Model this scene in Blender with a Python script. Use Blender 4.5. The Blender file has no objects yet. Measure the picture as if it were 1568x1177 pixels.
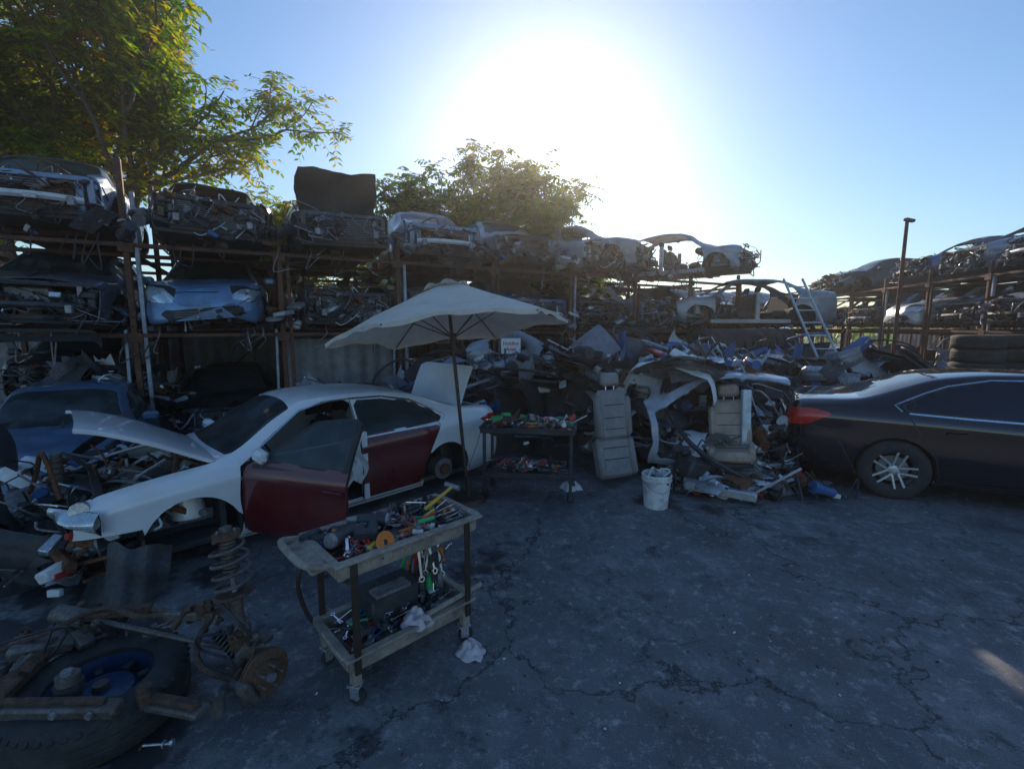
import bpy, bmesh, math, random
from mathutils import Vector, Matrix, Euler, noise
from mathutils.bvhtree import BVHTree
rad=math.radians
scene=bpy.context.scene
# ------------------------------------------------------------------ materials
def mk(name,col,rough=.5,metal=0.,coat=0.,var=.3,scale=5.,dirt=(.16,.13,.10),damt=.35,use_obj=False,bump=0.,alpha=1.,bscale=60.,transl=0.):
    m=bpy.data.materials.new(name); m.use_nodes=True
    nt=m.node_tree; N=nt.nodes; L=nt.links
    b=N['Principled BSDF']
    tc=N.new('ShaderNodeTexCoord')
    n1=N.new('ShaderNodeTexNoise'); n1.inputs['Scale'].default_value=scale; n1.inputs['Detail'].default_value=7; n1.inputs['Roughness'].default_value=.65
    n2=N.new('ShaderNodeTexNoise'); n2.inputs['Scale'].default_value=scale*6; n2.inputs['Detail'].default_value=4
    L.new(tc.outputs['Object'],n1.inputs['Vector']); L.new(tc.outputs['Object'],n2.inputs['Vector'])
    if use_obj:
        oi=N.new('ShaderNodeObjectInfo'); src=oi.outputs['Color']
    else:
        rgb=N.new('ShaderNodeRGB'); rgb.outputs[0].default_value=(*col,1); src=rgb.outputs[0]
    hs=N.new('ShaderNodeHueSaturation'); L.new(src,hs.inputs['Color'])
    mr=N.new('ShaderNodeMapRange'); mr.inputs[3].default_value=1-var; mr.inputs[4].default_value=1+var
    mr.inputs[1].default_value=.25; mr.inputs[2].default_value=.75
    L.new(n2.outputs['Fac'],mr.inputs[0]); L.new(mr.outputs[0],hs.inputs['Value'])
    mr2=N.new('ShaderNodeMapRange'); mr2.inputs[1].default_value=.45; mr2.inputs[2].default_value=.72; mr2.inputs[3].default_value=0; mr2.inputs[4].default_value=damt
    L.new(n1.outputs['Fac'],mr2.inputs[0])
    mx=N.new('ShaderNodeMix'); mx.data_type='RGBA'
    L.new(mr2.outputs[0],mx.inputs[0]); L.new(hs.outputs['Color'],mx.inputs[6]); mx.inputs[7].default_value=(*dirt,1)
    L.new(mx.outputs[2],b.inputs['Base Color'])
    mr3=N.new('ShaderNodeMapRange'); mr3.inputs[1].default_value=.3; mr3.inputs[2].default_value=.7; mr3.inputs[3].default_value=rough; mr3.inputs[4].default_value=min(1,rough+.25*(damt>0.03))
    L.new(n1.outputs['Fac'],mr3.inputs[0]); L.new(mr3.outputs[0],b.inputs['Roughness'])
    b.inputs['Metallic'].default_value=metal
    b.inputs['Coat Weight'].default_value=coat; b.inputs['Coat Roughness'].default_value=.05
    b.inputs['Alpha'].default_value=alpha
    if bump:
        bp=N.new('ShaderNodeBump'); bp.inputs['Strength'].default_value=bump; bp.inputs['Distance'].default_value=.01
        n3=N.new('ShaderNodeTexNoise'); n3.inputs['Scale'].default_value=bscale; n3.inputs['Detail'].default_value=5
        L.new(tc.outputs['Object'],n3.inputs['Vector']); L.new(n3.outputs['Fac'],bp.inputs['Height']); L.new(bp.outputs[0],b.inputs['Normal'])
    if transl:
        tr=N.new('ShaderNodeBsdfTranslucent'); L.new(mx.outputs[2],tr.inputs['Color'])
        ms=N.new('ShaderNodeMixShader'); ms.inputs[0].default_value=transl
        out=N['Material Output']; L.new(b.outputs[0],ms.inputs[1]); L.new(tr.outputs[0],ms.inputs[2]); L.new(ms.outputs[0],out.inputs[0])
    return m
paint=mk('car_paint',(.5,.5,.5),.28,.2,.6,.08,3.5,dirt=(.12,.095,.08),damt=.6,use_obj=True)
paint_clean=mk('car_paint_clean',(.5,.5,.5),.22,.0,1.,.02,2,damt=.14,use_obj=True)
paint_black=mk('black_car_paint',(.003,.005,.012),.08,.0,.8,.02,2,damt=.006)
maroon=mk('maroon_paint',(.125,.009,.012),.2,.1,1.,.08,2,damt=.08)
glass=mk('tinted_glass',(.03,.045,.05),.03,0,0,.1,3,dirt=(.25,.25,.25),damt=.25,alpha=.72)
glassd=mk('dark_glass',(.006,.014,.028),.03,0,0,.1,3,damt=.02)
trim=mk('black_trim',(.02,.02,.022),.45,0,0,.3,8,damt=.25)
headl=mk('headlamp_lens',(.55,.62,.66),.10,.5,.8,.3,9,damt=.2)
taill=mk('tail_lamp',(.6,.012,.008),.12,0,.8,.1,9,damt=.05)
interior=mk('interior_dark',(.05,.05,.055),.75,0,0,.4,6,damt=.4)
steel=mk('scrap_steel',(.29,.29,.31),.38,.6,0,.4,7,dirt=(.17,.085,.045),damt=.55)
plast=mk('black_plastic',(.032,.034,.041),.42,0,0,.4,6,dirt=(.15,.13,.12),damt=.4)
alu=mk('aluminium',(.58,.6,.62),.30,.8,0,.3,9,damt=.3)
rust=mk('rusty_steel',(.20,.085,.042),.75,.25,0,.5,9,dirt=(.08,.06,.05),damt=.7,bump=.4)
chrome=mk('chrome',(.7,.7,.72),.12,1,0,.1,5,damt=.1)
greyf=mk('grey_fabric',(.26,.25,.25),.9,0,0,.15,5,damt=.3,bump=.2,bscale=150)
whitep=mk('white_plastic',(.74,.74,.74),.45,0,0,.08,6,damt=.35)
rubber=mk('tyre_rubber',(.03,.03,.031),.7,0,0,.3,8,dirt=(.11,.10,.09),damt=.5,bump=.3)
bluep=mk('blue_part',(.03,.11,.30),.4,0,.3,.2,6,damt=.3)
redp=mk('red_part',(.45,.03,.015),.4,0,.3,.2,6,damt=.25)
CM=[paint,glass,trim,headl,taill,maroon,interior,steel,plast,alu,rust,chrome,greyf,whitep,rubber,bluep,redp]
PAINT,GLASS,TRIM,HEAD,TAIL,ALT,INT,STEEL,PLAST,ALU,RUST,CHR,FAB,WHT,RUB,BLU,RED=range(17)
# ------------------------------------------------------------------ mesh builder
_bv=[];_bf=[]
def _mkbox():
    idx={}
    k=0
    for sx in(-1,1):
        for sy in(-1,1):
            for sz in(-1,1):
                for a in range(3):
                    idx[(sx,sy,sz,a)]=k;_bv.append(((sx,sy,sz),a));k+=1
    for a in range(3):
        b,c=[i for i in range(3) if i!=a]
        for s in(-1,1):
            q=[]
            for (sb,sc) in((-1,-1),(1,-1),(1,1),(-1,1)):
                t=[0,0,0];t[a]=s;t[b]=sb;t[c]=sc;q.append(idx[(*t,a)])
            _bf.append(tuple(q))
    for c in range(3):
        a,b=[i for i in range(3) if i!=c]
        for sa in(-1,1):
            for sb in(-1,1):
                def g(sc,ax):
                    t=[0,0,0];t[a]=sa;t[b]=sb;t[c]=sc;return idx[(*t,ax)]
                _bf.append((g(-1,a),g(1,a),g(1,b),g(-1,b)))
    for sx in(-1,1):
        for sy in(-1,1):
            for sz in(-1,1):
                _bf.append(tuple(idx[(sx,sy,sz,a)] for a in range(3)))
_mkbox()
def TM(loc,rot=(0,0,0),s=1.):
    M=Matrix.Translation(loc)@Euler(rot).to_matrix().to_4x4()
    if s!=1.: M=M@Matrix.Scale(s,4)
    return M
def catm(pts,n):
    pts=[Vector(p) for p in pts]; out=[]
    P=[pts[0]*2-pts[1]]+pts+[pts[-1]*2-pts[-2]]
    for i in range(1,len(P)-2):
        p0,p1,p2,p3=P[i-1:i+3]
        for k in range(n):
            t=k/n
            out.append(.5*((2*p1)+(p2-p0)*t+(2*p0-5*p1+4*p2-p3)*t*t+(3*p1-p0-3*p2+p3)*t*t*t))
    out.append(pts[-1]); return out
class MB:
    def __init__(s): s.v=[];s.f=[];s.m=[]
    def add(s,vs,fs,m=0,M=None):
        o=len(s.v)
        if M is not None: vs=[M@Vector(v) for v in vs]
        s.v.extend([tuple(v) for v in vs]); s.f.extend([tuple(i+o for i in f) for f in fs])
        s.m.extend(m if isinstance(m,list) else [m]*len(fs))
    def box(s,c,size,m=0,rot=(0,0,0),bev=.12,M=None):
        h=[x/2 for x in size]; ch=min(h)*2*bev
        T=TM(c,rot)
        if M is not None:T=M@T
        vs=[]
        for sg,a in _bv:
            vs.append([sg[i]*(h[i] if i==a else h[i]-ch) for i in range(3)])
        s.add(vs,_bf,m,T)
    def cyl(s,p0,p1,r0,r1=None,n=12,m=0,M=None,caps=True):
        if r1 is None:r1=r0
        p0=Vector(p0);p1=Vector(p1);d=(p1-p0).normalized()
        a=d.orthogonal().normalized();b=d.cross(a)
        vs=[];fs=[]
        for p,r in((p0,r0),(p1,r1)):
            for i in range(n):
                t=2*math.pi*i/n; vs.append(p+(a*math.cos(t)+b*math.sin(t))*r)
        for i in range(n): fs.append((i,(i+1)%n,n+(i+1)%n,n+i))
        if caps: fs.append(tuple(range(n))[::-1]);fs.append(tuple(range(n,2*n)))
        s.add(vs,fs,m,M)
    def tube(s,pts,r,n=6,m=0,M=None):
        pts=[Vector(p) for p in pts]; vs=[];fs=[]
        d=(pts[1]-pts[0]).normalized(); a=d.orthogonal().normalized()
        for i,p in enumerate(pts):
            if i==0:d=pts[1]-pts[0]
            elif i==len(pts)-1:d=pts[-1]-pts[-2]
            else:d=pts[i+1]-pts[i-1]
            if d.length<1e-7:d=Vector((0,0,1))
            d=d.normalized(); a=(a-d*a.dot(d))
            if a.length<1e-5:a=d.orthogonal()
            a=a.normalized(); b=d.cross(a)
            rr=r[min(i,len(r)-1)] if isinstance(r,(list,tuple)) else r
            for k in range(n):
                t=2*math.pi*k/n; vs.append(p+(a*math.cos(t)+b*math.sin(t))*rr)
        for i in range(len(pts)-1):
            for k in range(n):
                fs.append((i*n+k,i*n+(k+1)%n,(i+1)*n+(k+1)%n,(i+1)*n+k))
        fs.append(tuple(range(n))[::-1]); fs.append(tuple((len(pts)-1)*n+k for k in range(n)))
        s.add(vs,fs,m,M)
    def rev(s,prof,n=24,m=0,M=None,close=False):
        vs=[];fs=[];k=len(prof)
        for i in range(n):
            t=2*math.pi*i/n;c,q=math.cos(t),math.sin(t)
            for r,z in prof: vs.append((r*c,r*q,z))
        kk=k if close else k-1
        for i in range(n):
            j=(i+1)%n
            for a in range(kk):
                b=(a+1)%k
                fs.append((i*k+a,j*k+a,j*k+b,i*k+b))
        s.add(vs,fs,m,M)
    def grid(s,fn,nu,nv,m=0,M=None):
        vs=[fn(i/nu,j/nv) for i in range(nu+1) for j in range(nv+1)]
        fs=[(i*(nv+1)+j,(i+1)*(nv+1)+j,(i+1)*(nv+1)+j+1,i*(nv+1)+j+1) for i in range(nu) for j in range(nv)]
        s.add(vs,fs,m,M)
    def mesh(s,name,mats,ang=38,recalc=True):
        me=bpy.data.meshes.new(name); me.from_pydata(s.v,[],s.f); 
        for m in mats: me.materials.append(m)
        me.polygons.foreach_set('material_index',s.m)
        me.polygons.foreach_set('use_smooth',[True]*len(s.f))
        if recalc:
            bm=bmesh.new();bm.from_mesh(me);bmesh.ops.recalc_face_normals(bm,faces=bm.faces);bm.to_mesh(me);bm.free()
        me.update()
        try: me.set_sharp_from_angle(angle=rad(ang))
        except Exception: pass
        return me
    def obj(s,name,mats,parent=None,ang=38,recalc=True,M=None,color=None):
        return inst(name,s.mesh(name,mats,ang,recalc),M,parent,color)
def inst(name,me,M=None,parent=None,color=None):
    o=bpy.data.objects.new(name,me); scene.collection.objects.link(o)
    if parent is not None:o.parent=parent
    if M is not None:o.matrix_local=M
    if color:o.color=(*color,1)
    return o
def empty(name,M=None):
    o=bpy.data.objects.new(name,None); o.empty_display_size=.2; scene.collection.objects.link(o)
    if M is not None:o.matrix_world=M
    return o
# ------------------------------------------------------------------ junk generators
PAL=[PLAST,PLAST,PLAST,STEEL,STEEL,ALU,RUST,TRIM,INT]
PAL2=PAL+[WHT,ALU,STEEL,BLU]
def junk(mb,R,bx,n,pal=PAL,smin=.05,smax=.22,M=None):
    for i in range(n):
        p=Vector([R.uniform(bx[k],bx[k+3]) for k in range(3)])
        k=R.random();m=R.choice(pal);s=R.uniform(smin,smax)
        T=TM(p,(R.uniform(-.6,.6),R.uniform(-.6,.6),R.uniform(0,6.3)))
        if M is not None:T=M@T
        if k<.28: mb.box((0,0,0),(s,s*R.uniform(.3,.8),s*R.uniform(.2,.6)),m,M=T,bev=.15)
        elif k<.42:
            r=s*R.uniform(.12,.35); mb.cyl((-s/2,0,0),(s/2,0,0),r,n=9,m=m,M=T); mb.cyl((s*.3,0,0),(s*.6,0,0),r*1.35,n=9,m=m,M=T)
        elif k<.68:
            pts=[(R.uniform(-1,1)*s*1.6,R.uniform(-1,1)*s*1.6,R.uniform(-1,1)*s) for _ in range(4)]
            mb.tube(catm(pts,4),R.uniform(.006,.018),5,R.choice([PLAST,PLAST,TRIM,STEEL,RUST,ALU]),M=T)
        elif k<.78:
            r=s*.5; mb.rev([(r*.2,-.01),(r*.25,.02),(r*.8,.01),(r,.02),(r,-.02),(r*.8,-.015)],12,m,M=T,close=True)
        elif k<.90:
            mb.box((0,0,0),(s,s*.18,.012),m,M=T); mb.box((s*.5,0,s*.25),(.012,s*.18,s*.5),m,M=T); mb.box((-s*.4,0,-s*.15),(.012,s*.2,s*.35),m,M=T,rot=(0,.4,0))
        else:
            a=R.uniform(.1,.5)
            mb.grid(lambda u,v:((u-.5)*s*2,(v-.5)*s*1.2,a*s*math.sin(u*3)+.02*math.sin(v*6)),6,3,m,M=T)
def bumper(mb,M,m,R,w=1.7,h=.42):
    ph=R.uniform(0,6)
    def f(u,v):
        a=(u-.5)*2; x=a*w/2*(1 if abs(a)<.8 else 1-.25*(abs(a)-.8)); y=-.10*a*a-(max(0,abs(a)-.72)*1.7)**1.4*.8
        z=(v-.5)*h*(1-.25*abs(a)**3); y+=.10*math.sin(v*3.1)-.03*(1 if .35<v<.6 else 0)
        return (x,y+.02*math.sin(a*5+ph),z+.05*a*math.sin(ph))
    nu,nv=22,9
    vs=[f(i/nu,j/nv) for i in range(nu+1) for j in range(nv+1)]
    fs=[]
    for i in range(nu):
        for j in range(nv):
            if 2<=j<=3 and 7<=i<=14: continue
            if j in(3,) and (i in(2,3,18,19)): continue
            fs.append((i*(nv+1)+j,(i+1)*(nv+1)+j,(i+1)*(nv+1)+j+1,i*(nv+1)+j+1))
    mb.add(vs,fs,m,M)
def hoodp(mb,M,m,R,w=1.4,l=1.1):
    c=R.uniform(-.1,.1)
    mb.grid(lambda u,v:((u-.5)*w*(1-.18*v),(v-.5)*l,.06*math.sin(u*3.14)-.10*v*v+c*u*v),12,8,m,M)
    mb.grid(lambda u,v:((u-.5)*w*.97*(1-.18*v),(v-.5)*l*.97,-.03+.06*math.sin(u*3.14)-.10*v*v+c*u*v-.02*(abs(math.sin(u*9))>.8)),12,8,STEEL,M)
def doorp(mb,M,m,R):
    mb.grid(lambda u,v:((u-.5)*1.0,.05*math.sin(v*3),(v)*.62),6,6,m,M)
    mb.box((0,-.05,.32),(.9,.05,.5),PLAST,M=M)
    mb.tube(catm([(-.5,0,.6),(-.45,-.03,.85),(-.1,-.06,1.02),(.3,-.05,.98),(.5,0,.62)],4),.022,6,m,M)
def fender(mb,M,m,R):
    def f(u,v):
        x=(u-.5)*1.0; top=.62-.12*u*u; bot=max(0,.36**2-(x)**2)**.5 if abs(x)<.36 else 0
        z=bot+(top-bot)*v; return (x,.12*math.sin(v*2.2),z)
    mb.grid(f,16,6,m,M)
TYP=[(.20,-.085),(.22,-.105),(.27,-.112),(.315,-.10),(.335,-.075),(.338,-.03),(.333,-.025),(.333,-.018),(.338,-.013),(.338,.013),(.333,.018),(.333,.025),(.338,.03),(.335,.075),(.315,.10),(.27,.112),(.22,.105),(.20,.085)]
def tyre(mb,M,m=RUB,k=1.,n=36): mb.rev([(r*k,z) for r,z in TYP],n,m,M,close=True)
def wheel(mb,M,spokes=5,twin=True,mr=ALU,disc=True):
    tyre(mb,M)
    mb.rev([(.235,-.09),(.238,-.07),(.215,-.06),(.205,.0),(.215,.075),(.238,.085),(.24,.10),(.225,.10),(.20,.06),(.195,-.06)],36,mr,M,close=True)
    mb.rev([(0,.075),(.03,.08),(.055,.07),(.06,.03),(0,.03)],18,mr,M)
    for i in range(spokes):
        for off in ((-.13,.13) if twin else (0,)):
            a=2*math.pi*i/spokes
            T=M@Matrix.Rotation(a,4,'Z')
            y0=.028*(1 if off>0 else -1) if twin else 0; y1=.215*math.sin(off*1.6)
            p0=Vector((.04,y0,.065));p1=Vector((.225,y1,.085));d=(p1-p0);L=d.length;an=math.atan2(d.y,d.x)
            mb.box((p0+p1)/2,(L,.024 if twin else .05,.03),mr,rot=(0,-.1,an),M=T)
    if disc: mb.rev([(.06,-.02),(.15,-.02),(.15,0),(.06,0)],24,STEEL,M,close=True)
# ------------------------------------------------------------------ car body
def pchip(P):
    xs=[p[0] for p in P];ys=[p[1] for p in P];n=len(P)
    h=[xs[i+1]-xs[i] for i in range(n-1)];d=[(ys[i+1]-ys[i])/h[i] for i in range(n-1)]
    m=[d[0]]+[0 if d[i-1]*d[i]<=0 else 2*d[i-1]*d[i]/(d[i-1]+d[i]) for i in range(1,n-1)]+[d[-1]]
    def f(x):
        x=min(max(x,xs[0]),xs[-1]);i=0
        while i<n-2 and x>xs[i+1]:i+=1
        t=(x-xs[i])/h[i]
        return ys[i]*(1+2*t)*(1-t)**2+m[i]*h[i]*t*(1-t)**2+ys[i+1]*t*t*(3-2*t)+m[i+1]*h[i]*t*t*(t-1)
    return f
zt=pchip([(-2.45,.74),(-2.43,.97),(-2.33,1.075),(-2.1,1.10),(-1.75,1.125),(-1.35,1.27),(-.95,1.40),(-.5,1.455),(-.05,1.465),(.3,1.435),(.55,1.34),(1.12,1.0),(1.3,.975),(1.7,.925),(2.05,.84),(2.25,.74),(2.33,.63),(2.36,.52)])
zs=pchip([(-2.45,.70),(-2.41,.88),(-2.27,.97),(-2.0,.99),(-1,.975),(0,.945),(1.1,.895),(1.8,.82),(2.15,.71),(2.30,.58),(2.36,.47)])
ze=pchip([(-2.45,.72),(-2.43,.93),(-2.33,1.03),(-2.1,1.06),(-1.85,1.08),(-1.5,1.16),(-1.05,1.33),(-.6,1.395),(-.1,1.41),(.25,1.385),(.55,1.25),(1.0,.995),(1.2,.945),(1.6,.905),(2.0,.82),(2.2,.72),(2.32,.58),(2.36,.495)])
ye=pchip([(-2.45,.50),(-2.35,.66),(-1.9,.73),(-1.5,.67),(-1,.61),(-.3,.60),(.25,.60),(.7,.66),(1.1,.75),(1.6,.76),(2.05,.68),(2.25,.55),(2.36,.35)])
yb=pchip([(-2.45,.62),(-2.42,.73),(-2.3,.81),(-2.1,.86),(-1.7,.89),(-1,.905),(0,.91),(1.2,.905),(1.7,.885),(2.05,.82),(2.22,.72),(2.32,.58),(2.36,.45)])
zb=pchip([(-2.45,.36),(-2.35,.26),(-1.8,.2),(0,.18),(1.8,.2),(2.2,.2),(2.36,.26)])
def section(x):
    b,s,e,t=zb(x),zs(x),ze(x),zt(x);Y,E=yb(x),ye(x);h=s-b
    low=catm([(Y*.90,b,0),(Y*.972,b+.13*h,0),(Y,b+.42*h,0),(Y*.985,b+.70*h,0),(Y*.982,s-.12*h,0),(Y*.94,s,0)],4)
    l=low[-1]; win=[]
    for k in range(1,10):
        q=k/9; win.append(Vector((l.x+(E-l.x)*q+.018*math.sin(q*math.pi),l.y+(e-l.y)*q,0)))
    top=catm([(E,e,0),(E*.9,e+.45*(t-e),0),(E*.55,e+.88*(t-e),0),(0,t,0)],5)[1:]
    return [(p.x,p.y) for p in low+win+top]
def psdf(P):
    n=len(P)
    def f(x,z):
        d=1e9;ins=False;j=n-1
        for i in range(n):
            ax,az=P[j];bx,bz=P[i];ex=bx-ax;ez=bz-az;wx=x-ax;wz=z-az
            t=max(0,min(1,(wx*ex+wz*ez)/(ex*ex+ez*ez)));dx=wx-ex*t;dz=wz-ez*t
            d=min(d,dx*dx+dz*dz)
            if (az>z)!=(bz>z) and x<(bx-ax)*(z-az)/(bz-az)+ax: ins=not ins
            j=i
        d=d**.5; return -d if ins else d
    return f
W1=[(.80,.975),(.62,1.11),(.33,1.30),(.05,1.355),(-.15,1.365),(-.15,.975)]
W2=[(-.25,.98),(-.25,1.362),(-.6,1.345),(-.95,1.265),(-1.15,1.175),(-1.34,1.06),(-1.30,1.01)]
D1=[(1.0,.27),(1.03,.60),(1.0,.90),(.86,.985),(.66,1.13),(.34,1.335),(.0,1.385),(-.2,1.39),(-.2,.27)]
D2=[(-.2,.27),(-.2,1.39),(-.6,1.375),(-.98,1.295),(-1.22,1.17),(-1.30,.95),(-1.17,.72),(-1.04,.5),(-1.0,.27)]
w1,w2,d1,d2=map(psdf,(W1,W2,D1,D2))
hl=psdf([(1.80,.80),(2.05,.80),(2.5,.66),(2.5,.54),(2.2,.56),(1.98,.66)])
tl=psdf([(-1.98,.93),(-2.2,.97),(-2.6,.93),(-2.6,.74),(-2.25,.77)])
def R_arch(x,y,z): return min(math.hypot(x-1.39,z-.33),math.hypot(x+1.39,z-.33))-.375
def R_w(x,y,z): return min(w1(x,z),w2(x,z)) if (.9<z<1.42 and abs(y)>.5) else .2
def R_wt(x,y,z): return R_w(x,y,z)-.02
def R_ws(x,y,z): return max(x-1.12+.10*y*y,.40-x+.12*y*y,abs(y)-(ye(x)-.05)) if .3<x<1.2 else .3
def R_rg(x,y,z): return max(-x-1.72,x+1.0,abs(y)-(ye(x)-.06)) if -1.9<x<-.9 else .3
def R_hood(x,y,z): return max(abs(y)-(ye(x)-.02),1.16-x,x-2.2) if z>.6 else .2
def R_trunk(x,y,z): return max(abs(y)-.62,x+1.80,-2.39-x) if z>.9 else .2
def R_nose(x,y,z): return 2.02-x
def R_head(x,y,z): return max(hl(x,z),.40-abs(y))
def R_grl(x,y,z): return max(2.1-x,abs(y)-.60,z-.44,.27-z)
def R_gru(x,y,z): return max(2.1-x,abs(y)-.36,z-.64,.53-z)
def R_tail(x,y,z): return max(tl(x,z),.40-abs(y))
def R_d1(x,y,z): return max(d1(x,z),.45-abs(y))
def R_d2(x,y,z): return max(d2(x,z),.45-abs(y))
def build_shell(regions,nst=104,dent=0.,seed=0):
    V=[];idx=[]
    xs=[-2.45+4.81*i/nst for i in range(nst+1)]
    xs[1]=-2.435; xs[-2]=2.345
    for x in xs:
        s=section(x); K=len(s); row=[]
        for j in range(-(K-1),K):
            if j<0: y,z=s[K-1+j]; y=-y
            else: y,z=s[K-1-j]
            row.append(len(V)); V.append(Vector((x,y,z)))
        idx.append(row)
    T=[]
    for i in range(nst):
        for j in range(len(idx[0])-1):
            a,b,c,d=idx[i][j],idx[i+1][j],idx[i+1][j+1],idx[i][j+1]
            if (i+j)%2: T+=[(a,b,c),(a,c,d)]
            else: T+=[(a,b,d),(b,c,d)]
    for row,sgn,xe in((idx[0],1,-2.46),(idx[-1],-1,2.372)):
        c=len(V);V.append(Vector((xe,0,.5)))
        for j in range(len(row)-1):
            T.append((row[j],row[j+1],c) if sgn>0 else (row[j+1],row[j],c))
        T.append((row[-1],row[0],c) if sgn>0 else (row[0],row[-1],c))
    E=set()
    for t in T:
        for a,b in((t[0],t[1]),(t[1],t[2]),(t[2],t[0])): E.add((min(a,b),max(a,b)))
    code=[PAINT]*len(T)
    E=list(E)
    for sdf,cd in regions:
        ph=[sdf(*v) for v in V]
        for a,b in E:
            if ph[a]*ph[b]<0 and abs(ph[a])<.15 and abs(ph[b])<.15:
                t=ph[a]/(ph[a]-ph[b]); q=V[a].lerp(V[b],t)
                k=a if t<.5 else b
                V[k]=q; ph[k]=0.
        for i,t in enumerate(T):
            if code[i]==-1: continue
            if ph[t[0]]+ph[t[1]]+ph[t[2]]<-1e-6: code[i]=cd
    if dent:
        for v in V:
            n=noise.noise_vector(v*2.1+Vector((seed*7.3,0,0)))
            n2=noise.noise_vector(v*5.5+Vector((seed*3.1,5,0)))
            k=dent*(1.6 if v.x>.9 else .6)
            v+=n*k+n2*k*.35
    return V,T,code
def add_shell(mb,V,T,code,sel,th=.02,M=None,inner=None,keep=None):
    fs=[(t,c) for t,c in zip(T,code) if c in sel]
    if not fs:return
    used={};vs=[];nor=[];tris=[]
    for t,c in fs:
        q=[]
        for i in t:
            if i not in used: used[i]=len(vs);vs.append(V[i]);nor.append(Vector((0,0,0)))
            q.append(used[i])
        n=(vs[q[1]]-vs[q[0]]).cross(vs[q[2]]-vs[q[0]])
        for i in q:nor[i]+=n
        tris.append(tuple(q))
    sgn=1
    tot=sum(n.dot(v-Vector((v.x*.9,0,.5))) for n,v in zip(nor,vs))
    if tot<0:sgn=-1
    inn=[v-(n.normalized() if n.length>1e-9 else Vector((0,0,0)))*sgn*th for v,n in zip(vs,nor)]
    N=len(vs)
    F=[t if sgn>0 else t[::-1] for t in tris];C=[c if not keep else keep.get(c,c) for _,c in fs]
    cnt={}
    for t in F:
        for a,b in((t[0],t[1]),(t[1],t[2]),(t[2],t[0])): cnt[(a,b)]=1
    G=[(t[0]+N,t[2]+N,t[1]+N) for t in F]; GC=[(inner if inner is not None else c) for c in C]
    Q=[];QC=[]
    for t,c in zip(F,C):
        for a,b in((t[0],t[1]),(t[1],t[2]),(t[2],t[0])):
            if (b,a) not in cnt: Q.append((b,a,a+N,b+N));QC.append(c)
    mb.add(vs+inn,F+G+Q,C+GC+QC,M)
def ribbon(mb,bvh,pts,side,w=.010,m=TRIM,off=.003,step=.05,M=None):
    P=[]
    for a,b in zip(pts[:-1],pts[1:]):
        L=math.hypot(b[0]-a[0],b[1]-a[1]);n=max(1,int(L/step))
        for k in range(n):P.append((a[0]+(b[0]-a[0])*k/n,a[1]+(b[1]-a[1])*k/n))
    P.append(pts[-1]); vs=[];fs=[]
    prev=None
    for i,p in enumerate(P):
        q0=P[max(0,i-1)];q1=P[min(len(P)-1,i+1)]
        dx,dz=q1[0]-q0[0],q1[1]-q0[1];l=math.hypot(dx,dz) or 1;nx,nz=-dz/l*w/2,dx/l*w/2
        ok=True;pp=[]
        for s in(-1,1):
            h=bvh.ray_cast(Vector((p[0]+nx*s,side*2,p[1]+nz*s)),Vector((0,-side,0)))
            if h[0] is None or abs(h[0].y)<.4:ok=False;break
            pp.append(h[0]+Vector((0,side*off,0)))
        if not ok: prev=None;continue
        k=len(vs);vs+=pp
        if prev is not None: fs.append((prev,prev+1,k+1,k))
        prev=k
    if fs:mb.add(vs,fs,m,M)
def guts(mb,R,rad_panel=True,beam=True,n=60):
    for s in(-1,1):
        mb.box((1.7,s*.5,.42),(1.05,.09,.12),STEEL); mb.cyl((1.38,s*.58,.45),(1.38,s*.56,.84),.14,.09,12,PAINT)
        mb.box((1.95,s*.70,.62),(.10,.10,.34),PAINT,rot=(0,.1,0)); mb.box((1.6,s*.76,.74),(.8,.06,.07),PAINT,rot=(0,.13,0))
    mb.box((1.98,0,.78),(.07,1.42,.07),PLAST if R.random()<.5 else PAINT); mb.box((1.99,0,.30),(.08,1.2,.07),PLAST)
    for s in(-1,1): mb.box((1.99,s*.58,.54),(.06,.07,.44),PAINT)
    if rad_panel:
        mb.box((1.97,0,.53),(.03,1.02,.40),PLAST)
        for i in range(12): mb.box((1.99,0,.36+i*.032),(.012,.98,.006),STEEL,bev=.05)
        mb.cyl((1.99,-.54,.34),(1.99,-.54,.72),.018,n=8,m=ALU); mb.cyl((1.99,.54,.34),(1.99,.54,.72),.018,n=8,m=ALU)
    if beam:
        mb.tube(catm([(2.08,-.62,.46),(2.17,-.3,.47),(2.19,0,.47),(2.17,.3,.47),(2.08,.62,.46)],4),.05,6,R.choice([ALU,STEEL,WHT,PLAST]))
    mb.box((1.55,.1,.60),(.42,.55,.30),STEEL); mb.box((1.52,.12,.79),(.36,.42,.07),PLAST,rot=(.05,.1,0))
    junk(mb,R,(1.2,-.68,.42,1.98,.68,.86),n)
    junk(mb,R,(1.95,-.75,.28,2.12,.75,.78),n//2)
    for i in range(9):
        y=R.uniform(-.7,.7);z=R.uniform(.4,.8)
        mb.tube(catm([(2.0,y,z),(2.15,y+R.uniform(-.15,.15),z-.08),(2.12,y+R.uniform(-.3,.3),z-R.uniform(.15,.35)),(2.05,y+R.uniform(-.4,.4),z-R.uniform(.0,.3))],4),.008,5,R.choice([PLAST,TRIM,STEEL,ALU]))
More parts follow.
